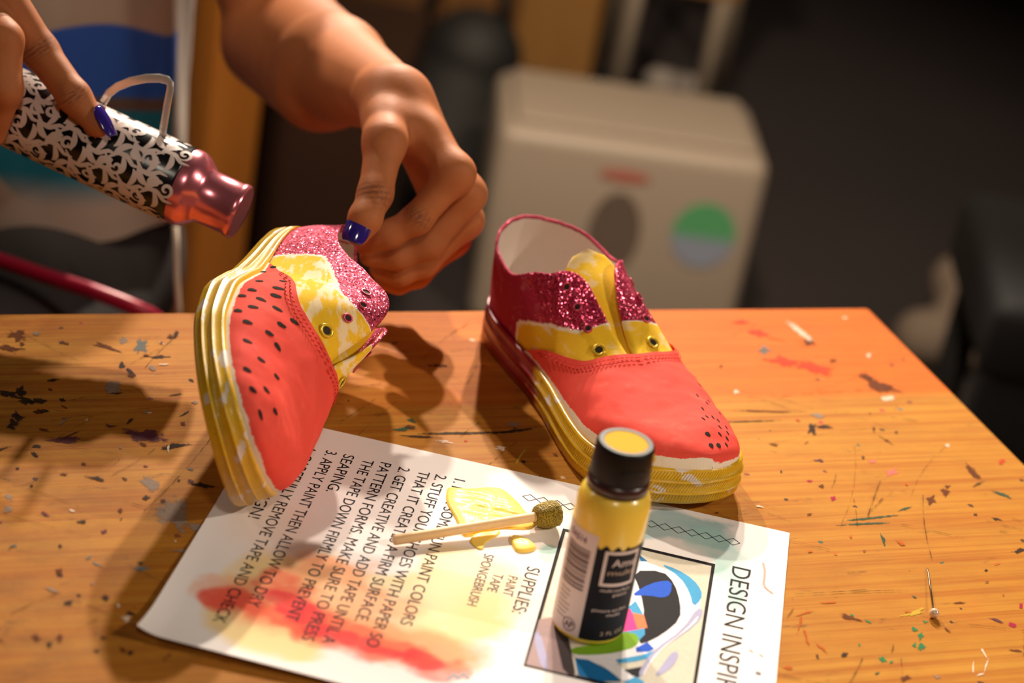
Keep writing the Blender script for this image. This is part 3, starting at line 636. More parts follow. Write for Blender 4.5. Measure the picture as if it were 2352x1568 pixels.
def blot(c1, pts, thr, seed, amt, sc=55, hard=.12, rag=.95):
    """watercolour wash: union of soft ellipses given in photo pixels, ragged by noise"""
    global colr
    f = np.zeros(len(AB))
    for px, py, rx, ry in pts:
        c = ab(px, py); ex = np.linalg.norm(ab(px+rx, py)-c); ey = np.linalg.norm(ab(px, py+ry)-c)
        d = AB-c; f = np.maximum(f, 1-np.sqrt((d[:, 0]/ex)**2+(d[:, 1]/ey)**2))
    n = fbm(AB*sc, seed, 5); m_ = np.clip((f+(n-.5)*rag-thr)/hard, 0, 1)*np.clip(f/.10, 0, 1)
    a = (amt*m_*(.45+.55*fbm(AB*sc*.6+9, seed+5, 4)*1.5).clip(0, 1))[:, None]
    colr = colr*(1-a)+np.array(c1[:3])*a
def trail(x0, y0, x1, y1, n, rx, ry, wob=0):
    return [(x0+(x1-x0)*t+RNG.uniform(-wob, wob), y0+(y1-y0)*t+RNG.uniform(-wob, wob)*.6, rx*RNG.uniform(.7, 1.2), ry*RNG.uniform(.7, 1.2)) for t in np.linspace(0, 1, n)]
blot(rgb(250, 220, 160), trail(700, 1380, 1060, 1390, 5, 230, 130, 20)+[(620, 1440, 190, 90), (1050, 1340, 140, 100)], .12, 3, .95, 34, .3)
blot(rgb(248, 168, 122), trail(560, 1390, 980, 1480, 8, 150, 84, 20)+trail(740, 1330, 920, 1400, 4, 110, 76, 10), .14, 5, .95, 46, .45, 1.2)
blot(rgb(240, 92, 74), trail(540, 1372, 1000, 1528, 12, 96, 44, 14)+trail(630, 1335, 730, 1440, 5, 84, 50, 8)+[(520, 1385, 60, 34)], .18, 8, .95, 62, .38, 1.3)
blot(rgb(232, 56, 72), trail(640, 1375, 730, 1450, 4, 66, 36, 8)+trail(850, 1485, 985, 1524, 4, 66, 26, 6)+[(790, 1470, 60, 24)], .22, 11, .9, 74, .35, 1.2)
blot(rgb(122, 178, 186), [(1600, 1225, 130, 50), (1500, 1215, 60, 40), (1540, 1200, 70, 34)], .16, 14, .8, 55, .2)
blot(rgb(160, 214, 208), [(1680, 1300, 44, 60), (1640, 1250, 80, 40), (1690, 1370, 30, 50), (1330, 1235, 46, 36), (1260, 1275, 30, 26)], .16, 17, .7, 55, .3)
blot(rgb(244, 206, 180), [(620, 1200, 200, 130)], .3, 21, .25, 30, .4)
g_ = G('printed_paper'); ca_ = g_.n('ShaderNodeAttribute', {'attribute_name': 'wash'})
paper_m = g_.bsdf(Base_Color=ca_.outputs['Color'], Roughness=.9, Specular_IOR_Level=.06, Normal=g_.bump(g_.noise(g_.obj(), 900, 3), .06, .0004))
V = psurf(AB)
po = keep(mesh('paper', V-[0, 0, .0], [f[::-1] for f in grid_faces(na, nb)], paper_m, sheet, smooth=False, attrs={'wash': colr}))
solidify(po, .00030, -1.0)
txt = MB()
def write(s, p0, p1, cap, mi=0, offset=0.0, fixw=None):
    """a line of printed letters whose middle runs between two photo pixels"""
    a0, a1 = ab(*p0), ab(*p1); d = a1-a0; ln = np.linalg.norm(d); d /= ln; up = np.array([d[1], -d[0]])
    if up[0] < 0: up = -up
    V, F = text_flat(s, offset); w = V[:, 0].max()-V[:, 0].min(); x = (V[:, 0]-V[:, 0].min())/w*ln; y = (V[:, 1]-.36)/.72*cap
    P = a0+x[:, None]*d+y[:, None]*up
    ok = (P.min() > .001) and P[:, 1].max() < PH-.0005
    if not ok:
        good = [f for f in F if P[list(f), 1].max() < PH-.001 and P[list(f)].min() > .001]; F = good
    txt.add(psurf(P, .00012), F, mi)
def c6(x, y): return (300+x/2.352, 980+y/2.352)
def c5(x, y): return (1180+x/2.579, 960+y/2.579)
CAP = .0060
for s, a, b in (('1. PICK SOME FUN PAINT COLORS', (1780, 292), (1487, 1078)), ('2. STUFF YOUR SHOES WITH PAPER SO', (1680, 268), (1303, 1195)), ('THAT IT CREATES A FIRM SURFACE.', (1590, 250), (1243, 1062)),
                ('2. GET CREATIVE AND ADD TAPE UNTIL A', (1482, 228), (1065, 1178)), ('PATTERN FORMS. MAKE SURE TO PRESS', (1382, 203), (955, 1162)), ('THE TAPE DOWN FIRMLY TO PREVENT', (1288, 188), (868, 1052)), ('SEAPING.', (1183, 160), (1085, 360)),
                ('3. APPLY PAINT THEN ALLOW TO DRY', (1088, 140), (660, 978)), ('4. CAREFULLY REMOVE TAPE AND CHECK', (980, 115), (475, 1066)), ('YOUR DESIGN!', (862, 118), (665, 500))):
    write(s, c6(*a), c6(*b), CAP, 0, 0)
steps = txt; txt = MB()
write('SUPPLIES:', c6(2180, 768), c6(2095, 1015), .0068, 0, 0)
for s, a, b in (('PAINT', (2068, 815), (2035, 920)), ('TAPE', (1990, 803), (1950, 897)), ('SPONGEBRUSH', (1938, 697), (1842, 972))): write(s, c6(*a), c6(*b), .0050, 1)
supl = txt; txt = MB()
write('DESIGN INSPIRATION', c5(1352, 895), c5(1200, 2010), .0100, 0, -.004)
def ink_line(pts, w, mi=0, closed=False):
    pts = np.asarray(pts, float)
    if closed: pts = np.vstack([pts, pts[:1]])
    for k_, (p, q) in enumerate(zip(pts[:-1], pts[1:])):
        d = q-p; l = np.linalg.norm(d); d /= l; nn = np.array([-d[1], d[0]])*w/2; e = d*w*.4
        txt.add(psurf([p-nn-e, q-nn+e, q+nn+e, p+nn-e], .00014+.000012*(k_ % 4)), [(0, 1, 2, 3)], mi)
head = txt; txt = MB()
d0, d1 = ab(*c5(52, 470)), ab(*c5(1338, 748)); nd = 16; dv = (d1-d0)/nd; dn = np.array([-dv[1], dv[0]])/np.linalg.norm(dv)*.0033
for i in range(nd):
    p = d0+dv*i; ink_line([p, p+dv*.5+dn, p+dv, p+dv*.5-dn], .00035, 0, True)
diam = txt; txt = MB()
ink_line([ab(1752, 1296), ab(1756, 1312), ab(1755, 1330), ab(1753, 1342), ab(1757, 1352), ab(1764, 1358), ab(1773, 1365)], .0011, 2)
marks = [('orange_paint_stroke', txt)]; txt = MB(); ink_line([ab(1722, 1495), ab(1727, 1500)], .0009, 2); marks.append(('orange_paint_fleck', txt))
txt = MB(); ink_line([ab(1745, 1506), ab(1750, 1510)], .0009, 2); marks.append(('orange_paint_fleck', txt))
th = np.linspace(0, 2*PI, 20, endpoint=False); c_ = ab(1741, 1549); txt = MB(); txt.add(psurf(c_+np.stack([np.cos(th), np.sin(th)], 1)*.0014, .00014), [tuple(range(20))], 3); marks.append(('purple_paint_dot', txt))
txt = MB(); ink_line([ab(1028, 1562), ab(1044, 1550), ab(1050, 1560), ab(1066, 1548), ab(1074, 1560)], .0016, 4); marks.append(('grey_print_mark', txt))
pt_or = plain('orange_paint_mark', rgb(226, 120, 90), .5); pt_pu = plain('purple_paint_dot', rgb(60, 44, 74), .5); pt_gr = plain('faint_grey_print', rgb(170, 160, 164), .8)
for nm_, mb_ in [('printed_steps', steps), ('supplies_list', supl), ('heading', head), ('diamond_border', diam)]+marks:
    keep(mb_.build(nm_, [M['ink'], M['ink_grey'], pt_or, pt_pu, pt_gr], sheet, smooth=False))
# the printed photograph of a taped shoe
pic = MB(); PCOL = [('frame_black', (30, 27, 30)), ('pale_grey', (226, 220, 214)), ('white', (240, 236, 240)), ('sky_blue', (74, 160, 210)), ('black', (36, 34, 38)), ('blue', (40, 90, 206)), ('pink', (230, 70, 150)), ('lime', (124, 170, 40)), ('dark_grey', (70, 60, 62)), ('deep_blue', (30, 110, 170)), ('lilac', (176, 172, 206)), ('mauve', (176, 150, 150)), ('orange', (230, 130, 90)), ('sand', (214, 206, 188))]
PM = [plain('print_'+n, rgb(*c), .75, var=.10, scale=400, Specular_IOR_Level=.1) for n, c in PCOL]; pn = {n: i for i, (n, c) in enumerate(PCOL)}; pz = [.00012]
F0 = [ab(*c5(290, 660)), ab(*c5(1192, 872)), None, ab(*c5(55, 1475))]
F0[2] = F0[1]+(F0[3]-F0[0])
fo = np.array(F0); fu = (fo[1]-fo[0]); fv = (fo[3]-fo[0])
def pp(pts, col, smooth=0):
    P = np.array([ab(*c5(*p)) for p in pts])
    if smooth:
        for _ in range(smooth):
            Q = np.roll(P, -1, 0); P = np.stack([.75*P+.25*Q, .25*P+.75*Q], 1).reshape(-1, 2)
    # keep inside the picture and the sheet
    M2 = np.linalg.inv(np.stack([fu, fv], 1)); k = (P-fo[0])@M2.T; k = np.clip(k, .012, .988); P = fo[0]+k@np.stack([fu, fv], 1).T
    P[:, 1] = np.minimum(P[:, 1], PH-.001)
    pz[0] += 6e-6; bm = bmesh.new(); vs = [bm.verts.new((p[0], p[1], 0)) for p in P]; f = bm.faces.new(vs); r_ = bmesh.ops.triangulate(bm, faces=[f]); bm.verts.index_update()
    Fs = [[v.index for v in f.verts] for f in bm.faces]; bm.free(); pic.add(psurf(P, pz[0]), Fs, pn[col])
fq = fo.copy(); fq[:, 1] = np.minimum(fq[:, 1], PH-.0008); pic.add(psurf(fq, .00011), [(0, 1, 2, 3)], pn['frame_black'])
k0 = [fo[0]+fu*a+fv*b for a, b in ((.022, .022), (.978, .022), (.978, .978), (.022, .978))]; kk = np.array(k0); kk[:, 1] = np.minimum(kk[:, 1], PH-.0016)
pz[0] += 6e-6; pic.add(psurf(kk, pz[0]), [(0, 1, 2, 3)], pn['sand'])
pp([(310, 690), (760, 790), (700, 900), (330, 1200), (240, 1190), (170, 1180)], 'pale_grey')
pp([(60, 1470), (150, 1200), (260, 1180), (330, 1330), (360, 1560), (200, 1520)], 'mauve')
pp([(230, 1210), (300, 1230), (335, 1360), (370, 1560), (300, 1540), (255, 1350)], 'dark_grey', 1)
pp([(110, 1290), (150, 1260), (210, 1480), (170, 1520)], 'lilac', 1)
pp([(700, 830), (900, 900), (1040, 960), (1110, 1040), (1100, 1180), (1000, 1270), (880, 1350), (760, 1420), (620, 1470), (380, 1460), (340, 1380), (500, 1350), (640, 1260), (700, 1050)], 'white', 2)
pp([(860, 868), (960, 900), (1060, 960), (1112, 1030), (1110, 1080), (1062, 1130), (1040, 1040), (985, 950)], 'sky_blue', 1)
pp([(740, 815), (790, 855), (750, 856)], 'deep_blue')
pp([(700, 912), (880, 912), (950, 985), (985, 1100), (985, 1200), (880, 1290), (760, 1350), (735, 1330), (775, 1180), (750, 1040)], 'black', 1)
pp([(640, 1160), (720, 1090), (770, 1180), (775, 1290), (735, 1330), (640, 1280)], 'sky_blue')
pp([(655, 1130), (690, 1140), (740, 1260), (640, 1275)], 'pink'); pp([(700, 1160), (770, 1175), (790, 1250), (730, 1260)], 'orange')
pp([(690, 1062), (760, 1010), (850, 975), (935, 970), (930, 1050), (880, 1075), (800, 1058)], 'blue', 1)
pp([(330, 1370), (480, 1350), (640, 1270), (740, 1290), (735, 1360), (600, 1400), (470, 1412), (350, 1410)], 'lime', 1)
pp([(720, 1370), (790, 1335), (830, 1375), (800, 1392), (725, 1395)], 'blue')
pp([(360, 1430), (440, 1440), (560, 1500), (640, 1568), (520, 1568), (380, 1530)], 'deep_blue'); pp([(600, 1440), (760, 1410), (880, 1370), (840, 1420), (720, 1450), (620, 1462)], 'sky_blue')
pp([(470, 1436), (560, 1440), (720, 1530), (690, 1568), (640, 1560)], 'white'); pp([(650, 1500), (760, 1480), (740, 1545), (700, 1535)], 'black')
pp([(640, 1575), (720, 1540), (770, 1568), (760, 1600)], 'sky_blue')
pp([(1085, 1130), (1125, 1150), (1085, 1230), (880, 1370), (790, 1470), (745, 1560), (740, 1500), (830, 1380), (1000, 1260)], 'lilac', 1)
pp([(1100, 1165), (1075, 1225), (890, 1362), (800, 1470), (760, 1550), (770, 1500), (850, 1385), (1020, 1260)], 'white', 1)
pp([(930, 1400), (965, 1388), (975, 1420), (940, 1480), (880, 1525), (830, 1540), (870, 1480)], 'lilac', 1)
keep(pic.build('printed_picture', PM, sheet, smooth=False))

# ------------------------------------------------------------------ wet yellow paint on the sheet
def puddle(name, label, pts, h, ridges=0.0, seed=0):
    P = np.array([plane_pt(*p)[:2] for p in pts])
    for _ in range(2):
        Q = np.roll(P, -1, 0); P = np.stack([.75*P+.25*Q, .25*P+.75*Q], 1).reshape(-1, 2)
    c = P.mean(0); n = len(P); K = 14; V = []
    for k in range(K):
        r = 1-k/(K-1); X = c+(P-c)*r
        z = h*(1-r**6)**.6+(ridges*(fbm(np.stack([X@pea*90, X@peb*500], 1), seed, 3)-.4)*(1-r**4))
        V.append(np.column_stack([X, TZ+.00115+np.maximum(z, .0)]))
    F = [(k*n+i, k*n+(i+1) % n, (k+1)*n+(i+1) % n, (k+1)*n+i) for k in range(K-2) for i in range(n)]
    V = np.vstack(V[:-1]+[[[c[0], c[1], TZ+.00115+h+ridges*.1]]]); F += [((K-2)*n+i, (K-2)*n+(i+1) % n, (K-1)*n) for i in range(n)]
    base = V[:n]-[0, 0, .0004]; F += [(len(V)+i, len(V)+(i+1) % n, (i+1) % n, i) for i in range(n)]+[tuple(range(len(V)+n-1, len(V)-1, -1))]
    o = mesh(name, np.vstack([V, base]), F, M['wet'], None); tag(o, label, 'paint'); return o
M['wet'] = plain('wet_yellow_paint', rgb(252, 216, 104), .5, var=.06, scale=160, Coat_Weight=.06, Coat_Roughness=.15, Specular_IOR_Level=.08)
def c7(x, y): return (700+x/3.36, 960+y/3.36)
puddle('paint_smear', 'large wet yellow paint smear on the white sheet under the sponge brush', [c7(*p) for p in [(1100, 540), (1230, 560), (1330, 555), (1430, 545), (1520, 555), (1600, 620), (1660, 680), (1690, 730), (1760, 780), (1800, 820), (1740, 870), (1620, 870), (1500, 860), (1340, 900), (1240, 935), (1200, 900), (1170, 800), (1100, 690), (1085, 620)]], .0011, .0016, 2)
puddle('paint_smear', 'thin dry-looking yellow paint streak below the wooden brush stick', [c7(*p) for p in [(1310, 900), (1450, 885), (1520, 880), (1470, 930), (1390, 970), (1370, 1035), (1310, 1010), (1265, 960)]], .0003, .0003, 4)
puddle('paint_drop', 'small glossy yellow paint drop beside the picture frame on the sheet', [c7(*p) for p in [(1580, 950), (1600, 915), (1690, 935), (1760, 980), (1790, 1025), (1720, 1050), (1630, 1050), (1600, 1000)]], .0014, .0004, 6)
# ------------------------------------------------------------------ right shoe (standing) and left shoe (tilted, held)
M['tongue'] = mat_quarter('yellow_painted_tongue', .1)
M['q_left'] = mat_quarter('streaky_yellow_and_pink_glitter_paint', .30, 1.0)
def Rz(a): return Matrix.Rotation(a, 4, 'Z')
mat_R = Matrix.Translation((-.0061, 1.1475, TZ+.0003)) @ Rz(-1.036)
LP = SHOE_L_POSE
mat_L = Matrix.Translation((LP[0], LP[1], LP[2]+TZ)) @ Rz(LP[3]) @ Matrix.Rotation(LP[4], 4, 'Y') @ Matrix.Rotation(LP[5], 4, 'X')
def bend_held(P):
    """the hand twists and bends the soft shoe"""
    Q = np.array(P, float); u = Q[:, 0]/SL; u0 = .62
    k = np.exp(-((Q[:, None]-SHOE_L_CTRL[None])**2).sum(-1)/(2*SHOE_L_SIGMA**2))@SHOE_L_W
    a = SHOE_L_TWIST*(.9-u); c, s = np.cos(a), np.sin(a); y = Q[:, 1].copy(); z = Q[:, 2]-.02
    Q[:, 1] = c*y-s*z; Q[:, 2] = s*y+c*z+.02
    b = SHOE_L_BEND*np.clip((u0-u)/u0, 0, 1); dx = Q[:, 0]-u0*SL; dz = Q[:, 2]-.012; c, s = np.cos(b), np.sin(b); m_ = u < u0
    Q[:, 0] = np.where(m_, u0*SL+c*dx+s*dz, Q[:, 0]); Q[:, 2] = np.where(m_, .012-s*dx+c*dz, Q[:, 2])
    return Q+k
make_shoe('sneaker', 'painted canvas sneaker standing flat on the table behind the yellow paint bottle', 1, mat_R, SEEDS_R, True, M['fox_right'], M['q_right'], M['vamp'], .0085, .002, .0030,
          ([.2, .288, .429, .527, .538, .57], [.030, .033, .0466, .0533, .0582, .09]))
make_shoe('sneaker', 'watermelon-painted canvas sneaker tilted on its side, heel held by the hand', -1, mat_L, SEEDS_L, False, M['fox_left'], M['q_left'], M['vamp'], .002, .0015, .001,
          ([.2, .297, .374, .456, .475, .50, .53], [.054, .054, .056, .057, .0590, .0640, .09]), .365, bend_held, .5)

# ------------------------------------------------------------------ paint bottle
BX, BY = 0.05806, 0.83454
bot = empty('paint_bottle', (BX, BY, TZ+.0009), 'small yellow craft paint bottle with a black flip cap standing on the sheet', 'bottle')
BR = .0170
body = MB().lathe([(.0, .0008), (.0135, .0), (.0160, .0006), (BR, .0028), (BR, .066), (.01685, .0695), (.0158, .0735), (.0140, .0763), (.0120, .0775), (.0115, .0795)], 64).build('body', M['yellow_plastic'], bot)
neckm = plain('dark_brown_collar', rgb(60, 34, 34), .3)
MB().lathe([(.0118, .0765), (.0141, .0768), (.0141, .0825), (.0118, .0828)], 64).build('collar', neckm, bot)
cap = MB(); cap.lathe([(.010, .0822), (.0136, .0824), (.0138, .0828), (.0133, .0975), (.0130, .0988), (.0122, .0995), (.0100, .0995), (.0098, .0992)], 64)
capo = cap.build('cap', M['black_plastic'], bot); autosmooth(capo, 40)
MB().lathe([(.0, .09935), (.0099, .0993)], 64).build('cap_disc', M['yellow_paint'], capo)
lipm = MB(); th_c = math.radians(-94+28)
lipm.tube([(.0134*math.cos(th_c+d), .0134*math.sin(th_c+d), .0905) for d in np.linspace(-.42, .42, 9)], .0006, 8); lipm.build('flip_lip', M['black_plastic'], capo)
dr = MB(); thd = math.radians(-94+78)
dr.tube([(.0134*math.cos(thd), .0134*math.sin(thd), z) for z in (.0975, .096, .0945, .0935)], [.0006, .0012, .0011, .0005], 8); dr.build('paint_drip', M['yellow_paint'], capo)
def cyl(phi, z, r):   # phi in degrees from the side that faces the front of the table
    a = np.radians(-94+np.asarray(phi, float)); return np.stack([r*np.cos(a), r*np.sin(a), np.asarray(z, float)+0*a], -1)
def patch(p0, p1, zlo, zhi, r, mb, mi, n=40, ztop=None):
    ph = np.linspace(p0, p1, n); lo = cyl(ph, zlo, r); hi = cyl(ph, zhi if ztop is None else ztop(ph), r)
    mb.add(np.concatenate([lo, hi]), [(i, i+1, n+i+1, n+i) for i in range(n-1)], mi)
lab = MB(); RL = BR+.00012
patch(-84, -10, .0035, .0585, RL, lab, 0); patch(-10, 118, .0035, .0535, RL, lab, 1, 60, lambda p: .0535+.0012*np.sin(p*.35)*(p < 40))
RW = RL+.00010
def cyl_text(s, p0, z, cap_h, width_deg, mi, along='around', offset=0.0):
    V, F = text_flat(s, offset); w = np.ptp(V[:, 0]); x = (V[:, 0]-V[:, 0].min())/w; y = V[:, 1]/.72
    P = cyl(p0+x*width_deg, z+y*cap_h, RW+.00004); lab.add(P, F, mi)
cyl_text('DA514', -66, .0525, .0032, 38, 3, offset=.02)
rb = np.random.default_rng(4); zc = .0495
while zc > .0285:                      # barcode: bars stacked up the label
    hgt = rb.choice([.0003, .0005, .0008, .0011]); patch(-66, -18, zc-hgt, zc, RW, lab, 2, 16); zc -= hgt+rb.choice([.0003, .0005, .0008])
for i, w in enumerate((24, 27, 22, 28, 30, 26, 26)):     # small print too fine to read: rows of short dashes
    for j in range(w//4): patch(-62+4*j, -62+4*j+2.7, .0247-.0024*i, .0254-.0024*i, RW, lab, 4, 4)
c0 = -30.; thr = np.linspace(0, 2*PI, 32, endpoint=False)
for ra, rb_ in ((.0036, .0032), (.0029, .0027)):
    o_ = [cyl(c0+math.degrees(ra*math.cos(t)/RL), .0085+ra*math.sin(t), RW) for t in thr]; i_ = [cyl(c0+math.degrees(rb_*math.cos(t)/RL), .0085+rb_*math.sin(t), RW) for t in thr]
    lab.add(np.array(o_+i_), [(k, (k+1) % 32, 32+(k+1) % 32, 32+k) for k in range(32)], 4)
cyl_text('AP', -37.5, .0070, .0034, 15, 2, offset=.02)
for a in ((4, 64, .0505, .0520), (4, 64, .0335, .0350)): patch(a[0], a[1], a[2], a[3], RW, lab, 0, 30)
for a in ((4, 9, .0335, .0520), (59, 64, .0335, .0520)): patch(a[0], a[1], a[2], a[3], RW, lab, 0, 6)
cyl_text('Ame', 18, .0440, .0042, 42, 0); cyl_text('multi', 14, .0395, .0028, 44, 5)
for s, p, z, w in (('multi-surface', 8, .0305, 52), ('paint', 30, .0280, 26), ('pintura acrilica', 2, .0195, 60), ('multi', 26, .0170, 24)): cyl_text(s, p, z, .0017, w, 0)
cyl_text('2 FL OZ', 22, .0065, .0021, 44, 5)
lab.build('label', [M['label_white'], M['label_black'], plain('maroon_ink', rgb(70, 40, 52), .5), plain('purple_ink', rgb(96, 44, 110), .5), plain('brown_ink', rgb(120, 96, 96), .5), plain('tan_ink', rgb(196, 170, 150), .5)], bot, smooth=True)

# ------------------------------------------------------------------ sponge brush
br0 = plane_pt(905, 1240, .0042); br1 = plane_pt(1232, 1186, .0072); brd = (br1-br0)/np.linalg.norm(br1-br0)
brush = empty('sponge_brush', br0, 'short wooden stick brush with an olive sponge tip lying on the yellow paint smear', 'brush')
wm = G('pale_stick_wood'); wn = wm.noise(wm.obj(scale=(120, 30, 200)), 3, 3); wm = wm.bsdf(Base_Color=wm.mix(wn, rgb(226, 184, 130), rgb(240, 206, 158)), Roughness=.5)
sp_ = MB().tube([br0, br0+brd*.0004, br0+brd*.03, br1-brd*.001], [.0024, .0026, .0026, .0025], 20).build('stick', wm, brush); keep(sp_); autosmooth(sp_, 50)
sg = G('paint_soaked_sponge'); P_ = sg.obj(); vo = sg.n('ShaderNodeTexVoronoi', Vector=P_, Scale=1300.0)
sg.bsdf(Base_Color=sg.mix(sg.step(vo.outputs['Distance'], .15, .55), rgb(88, 72, 8), rgb(176, 148, 30)), Roughness=.6, Normal=sg.bump(vo.outputs['Distance'], 1.0, .0012))
tb_ = br1-brd*.001; sec = [(.0, .0030), (.0008, .0048), (.0025, .0058), (.006, .0066), (.0105, .0068), (.0125, .0064), (.0133, .0054), (.0135, .003)]
tip = MB().tube([tb_+brd*a for a, r in sec], [r for a, r in sec], 36); Vt = np.concatenate(tip.V); Vt += RNG.normal(0, .00012, Vt.shape)
tip.V = [Vt]; keep(tip.build('sponge_tip', sg.m, brush))
# ------------------------------------------------------------------ pearl-headed pin
ph_ = plane_pt(2146, 1408, .0026); pt_ = plane_pt(2130, 1303, .0006)
pin = empty('straight_pin', ph_, 'straight pin with a pearl head lying on the right side of the table top', 'pin')
keep(MB().tube([ph_, ph_*.05+pt_*.95, pt_], [.00042, .00042, .0001], 8).build('needle', plain('grey_steel', rgb(120, 108, 96), .3, .9), pin))
bm = bmesh.new(); bmesh.ops.create_uvsphere(bm, u_segments=24, v_segments=16, radius=.0026); me = bpy.data.meshes.new('pearl_head'); bm.to_mesh(me); bm.free()
me.polygons.foreach_set('use_smooth', [True]*len(me.polygons)); me.materials.append(plain('pearl', rgb(236, 206, 176), .12, .15, Coat_Weight=1.0, Coat_Roughness=.05)); link('pearl_head', me, pin)

# ------------------------------------------------------------------ glitter shaker in the raised hand
A0 = at(-100, 186, 1.100); A1 = at(420, 427, 1.075); A2 = at(556, 489, 1.068)
ax = (A2-A0)/np.linalg.norm(A2-A0); LEN = np.linalg.norm(A1-A0)
shaker = empty('glitter_shaker', A0, 'black shaker bottle with white scrolls and a pink metallic cap held in the raised hand', 'bottle')
Zc = -CF; Zc = Zc-ax*(Zc@ax); Zc /= np.linalg.norm(Zc); Yc = np.cross(ax, Zc)   # Zc faces the front, Yc across
def sh(s, th, r): return A0+ax*np.asarray(s)[..., None]+np.asarray(r)[..., None]*(np.cos(th)[..., None]*Zc+np.sin(th)[..., None]*Yc)
def sh_lathe(prof, n=56):
    mb = MB(); th = np.linspace(0, 2*PI, n, endpoint=False)
    V = np.concatenate([sh(np.full(n, s), th, np.full(n, r)) for s, r in prof]); k = len(prof)
    mb.add(V, [(i*n+j, i*n+(j+1) % n, (i+1)*n+(j+1) % n, (i+1)*n+j) for i in range(k-1) for j in range(n)]); return mb
SR = .0218
keep(sh_lathe([(-.025, 0), (-.025, SR-.002), (-.0235, SR), (LEN-.001, SR), (LEN, SR-.0006), (LEN, .012)]).build('body', plain('glossy_black_sleeve', rgb(16, 14, 16), .25), shaker))
pm = plain('pink_metallic_cap', rgb(240, 138, 152), .22, .75, var=.05)
co = keep(sh_lathe([(LEN+.0002, .012), (LEN+.0002, SR+.0001), (LEN+.004, SR+.0001), (LEN+.0075, SR-.001), (LEN+.012, .0172), (LEN+.0145, .0152), (LEN+.031, .0150), (LEN+.0325, .0157), (LEN+.035, .0157), (LEN+.0362, .0148), (LEN+.0364, .0)]).build('cap', pm, shaker)); autosmooth(co, 40)
scr = MB(); off = [0.0]
def stroke(pts, w, seg=16):
    """tapered printed stroke on the sleeve; points (s, across) in metres"""
    p = np.asarray(pts, float); t = np.linspace(0, 1, seg)
    if len(p) == 3: c = (1-t)[:, None]**2*p[0]+2*(t*(1-t))[:, None]*p[1]+t[:, None]**2*p[2]
    else:
        i = np.linspace(0, len(p)-1, seg); c = np.stack([np.interp(i, range(len(p)), p[:, k]) for k in (0, 1)], 1)
    d = np.gradient(c, axis=0); d /= np.linalg.norm(d, axis=1)[:, None]; n = np.stack([-d[:, 1], d[:, 0]], 1)
    ww = w*(np.sin(PI*np.clip(t*.92+.06, 0, 1))**.75)[:, None]
    off[0] += 1e-6
    V = []
    for q in (c+n*ww, c-n*ww):
        V.append(sh(q[:, 0], q[:, 1]/SR, np.full(len(q), SR+.00012+off[0])))
    scr.add(np.concatenate(V), [(i, i+1, seg+i+1, seg+i) for i in range(seg-1)])
def spiral(c, r, turns, a0, w, sgn=1):
    t = np.linspace(0, 1, 26); a = a0+sgn*t*turns*2*PI; rr = r*(1-.8*t); stroke(np.stack([c[0]+rr*np.cos(a), c[1]+rr*np.sin(a)], 1), w, 26)
rs = np.random.default_rng(11)
for row in range(-4, 5):
    for k in range(12):
        s0 = -.018+k*.0152+(row % 2)*.0076; y0 = row*.0118+rs.uniform(-.001, .001)
        if s0 > LEN-.012: continue
        f = 1 if (k+row) % 2 else -1
        stroke([(s0-.002, y0-f*.003), (s0+.003, y0+f*.002), (s0+.008, y0+f*.0025), (s0+.013, y0-f*.001), (s0+.018, y0-f*.0005)], .0013)
        stroke([(s0+.001, y0), (s0+.004, y0+f*.0085), (s0+.0095, y0+f*.0080)], .0019)
        stroke([(s0+.006, y0+f*.002), (s0+.011, y0-f*.005), (s0+.0065, y0-f*.0085)], .0017)
        spiral((s0+.0125, y0+f*.0052), .0042, 1.25, rs.uniform(0, 6), .0010, f)
        if (k+row) % 2 == 0: stroke([(s0-.003, y0-f*.001), (s0-.001, y0-f*.0065), (s0+.0035, y0-f*.0060)], .0014)
scr.V = [np.concatenate(scr.V)]
keep(scr.build('scroll_print', plain('printed_white_scrolls', rgb(226, 206, 198), .35, var=.04), shaker, smooth=True))
lp = [at(x, y, d) for x, y, d in ((370, 330, 1.078), (376, 290, 1.078), (384, 240, 1.078), (391, 205, 1.079), (391, 192, 1.080), (384, 184, 1.081), (366, 179, 1.083), (335, 180, 1.086), (300, 187, 1.089), (270, 199, 1.091), (250, 214, 1.092), (237, 236, 1.092))]
lpm = MB().tube(lp, .0024, 14, flat=.22, up=Yc); lo = keep(lpm.build('wire_bail', plain('shiny_silver', rgb(222, 218, 212), .2, .35), shaker))
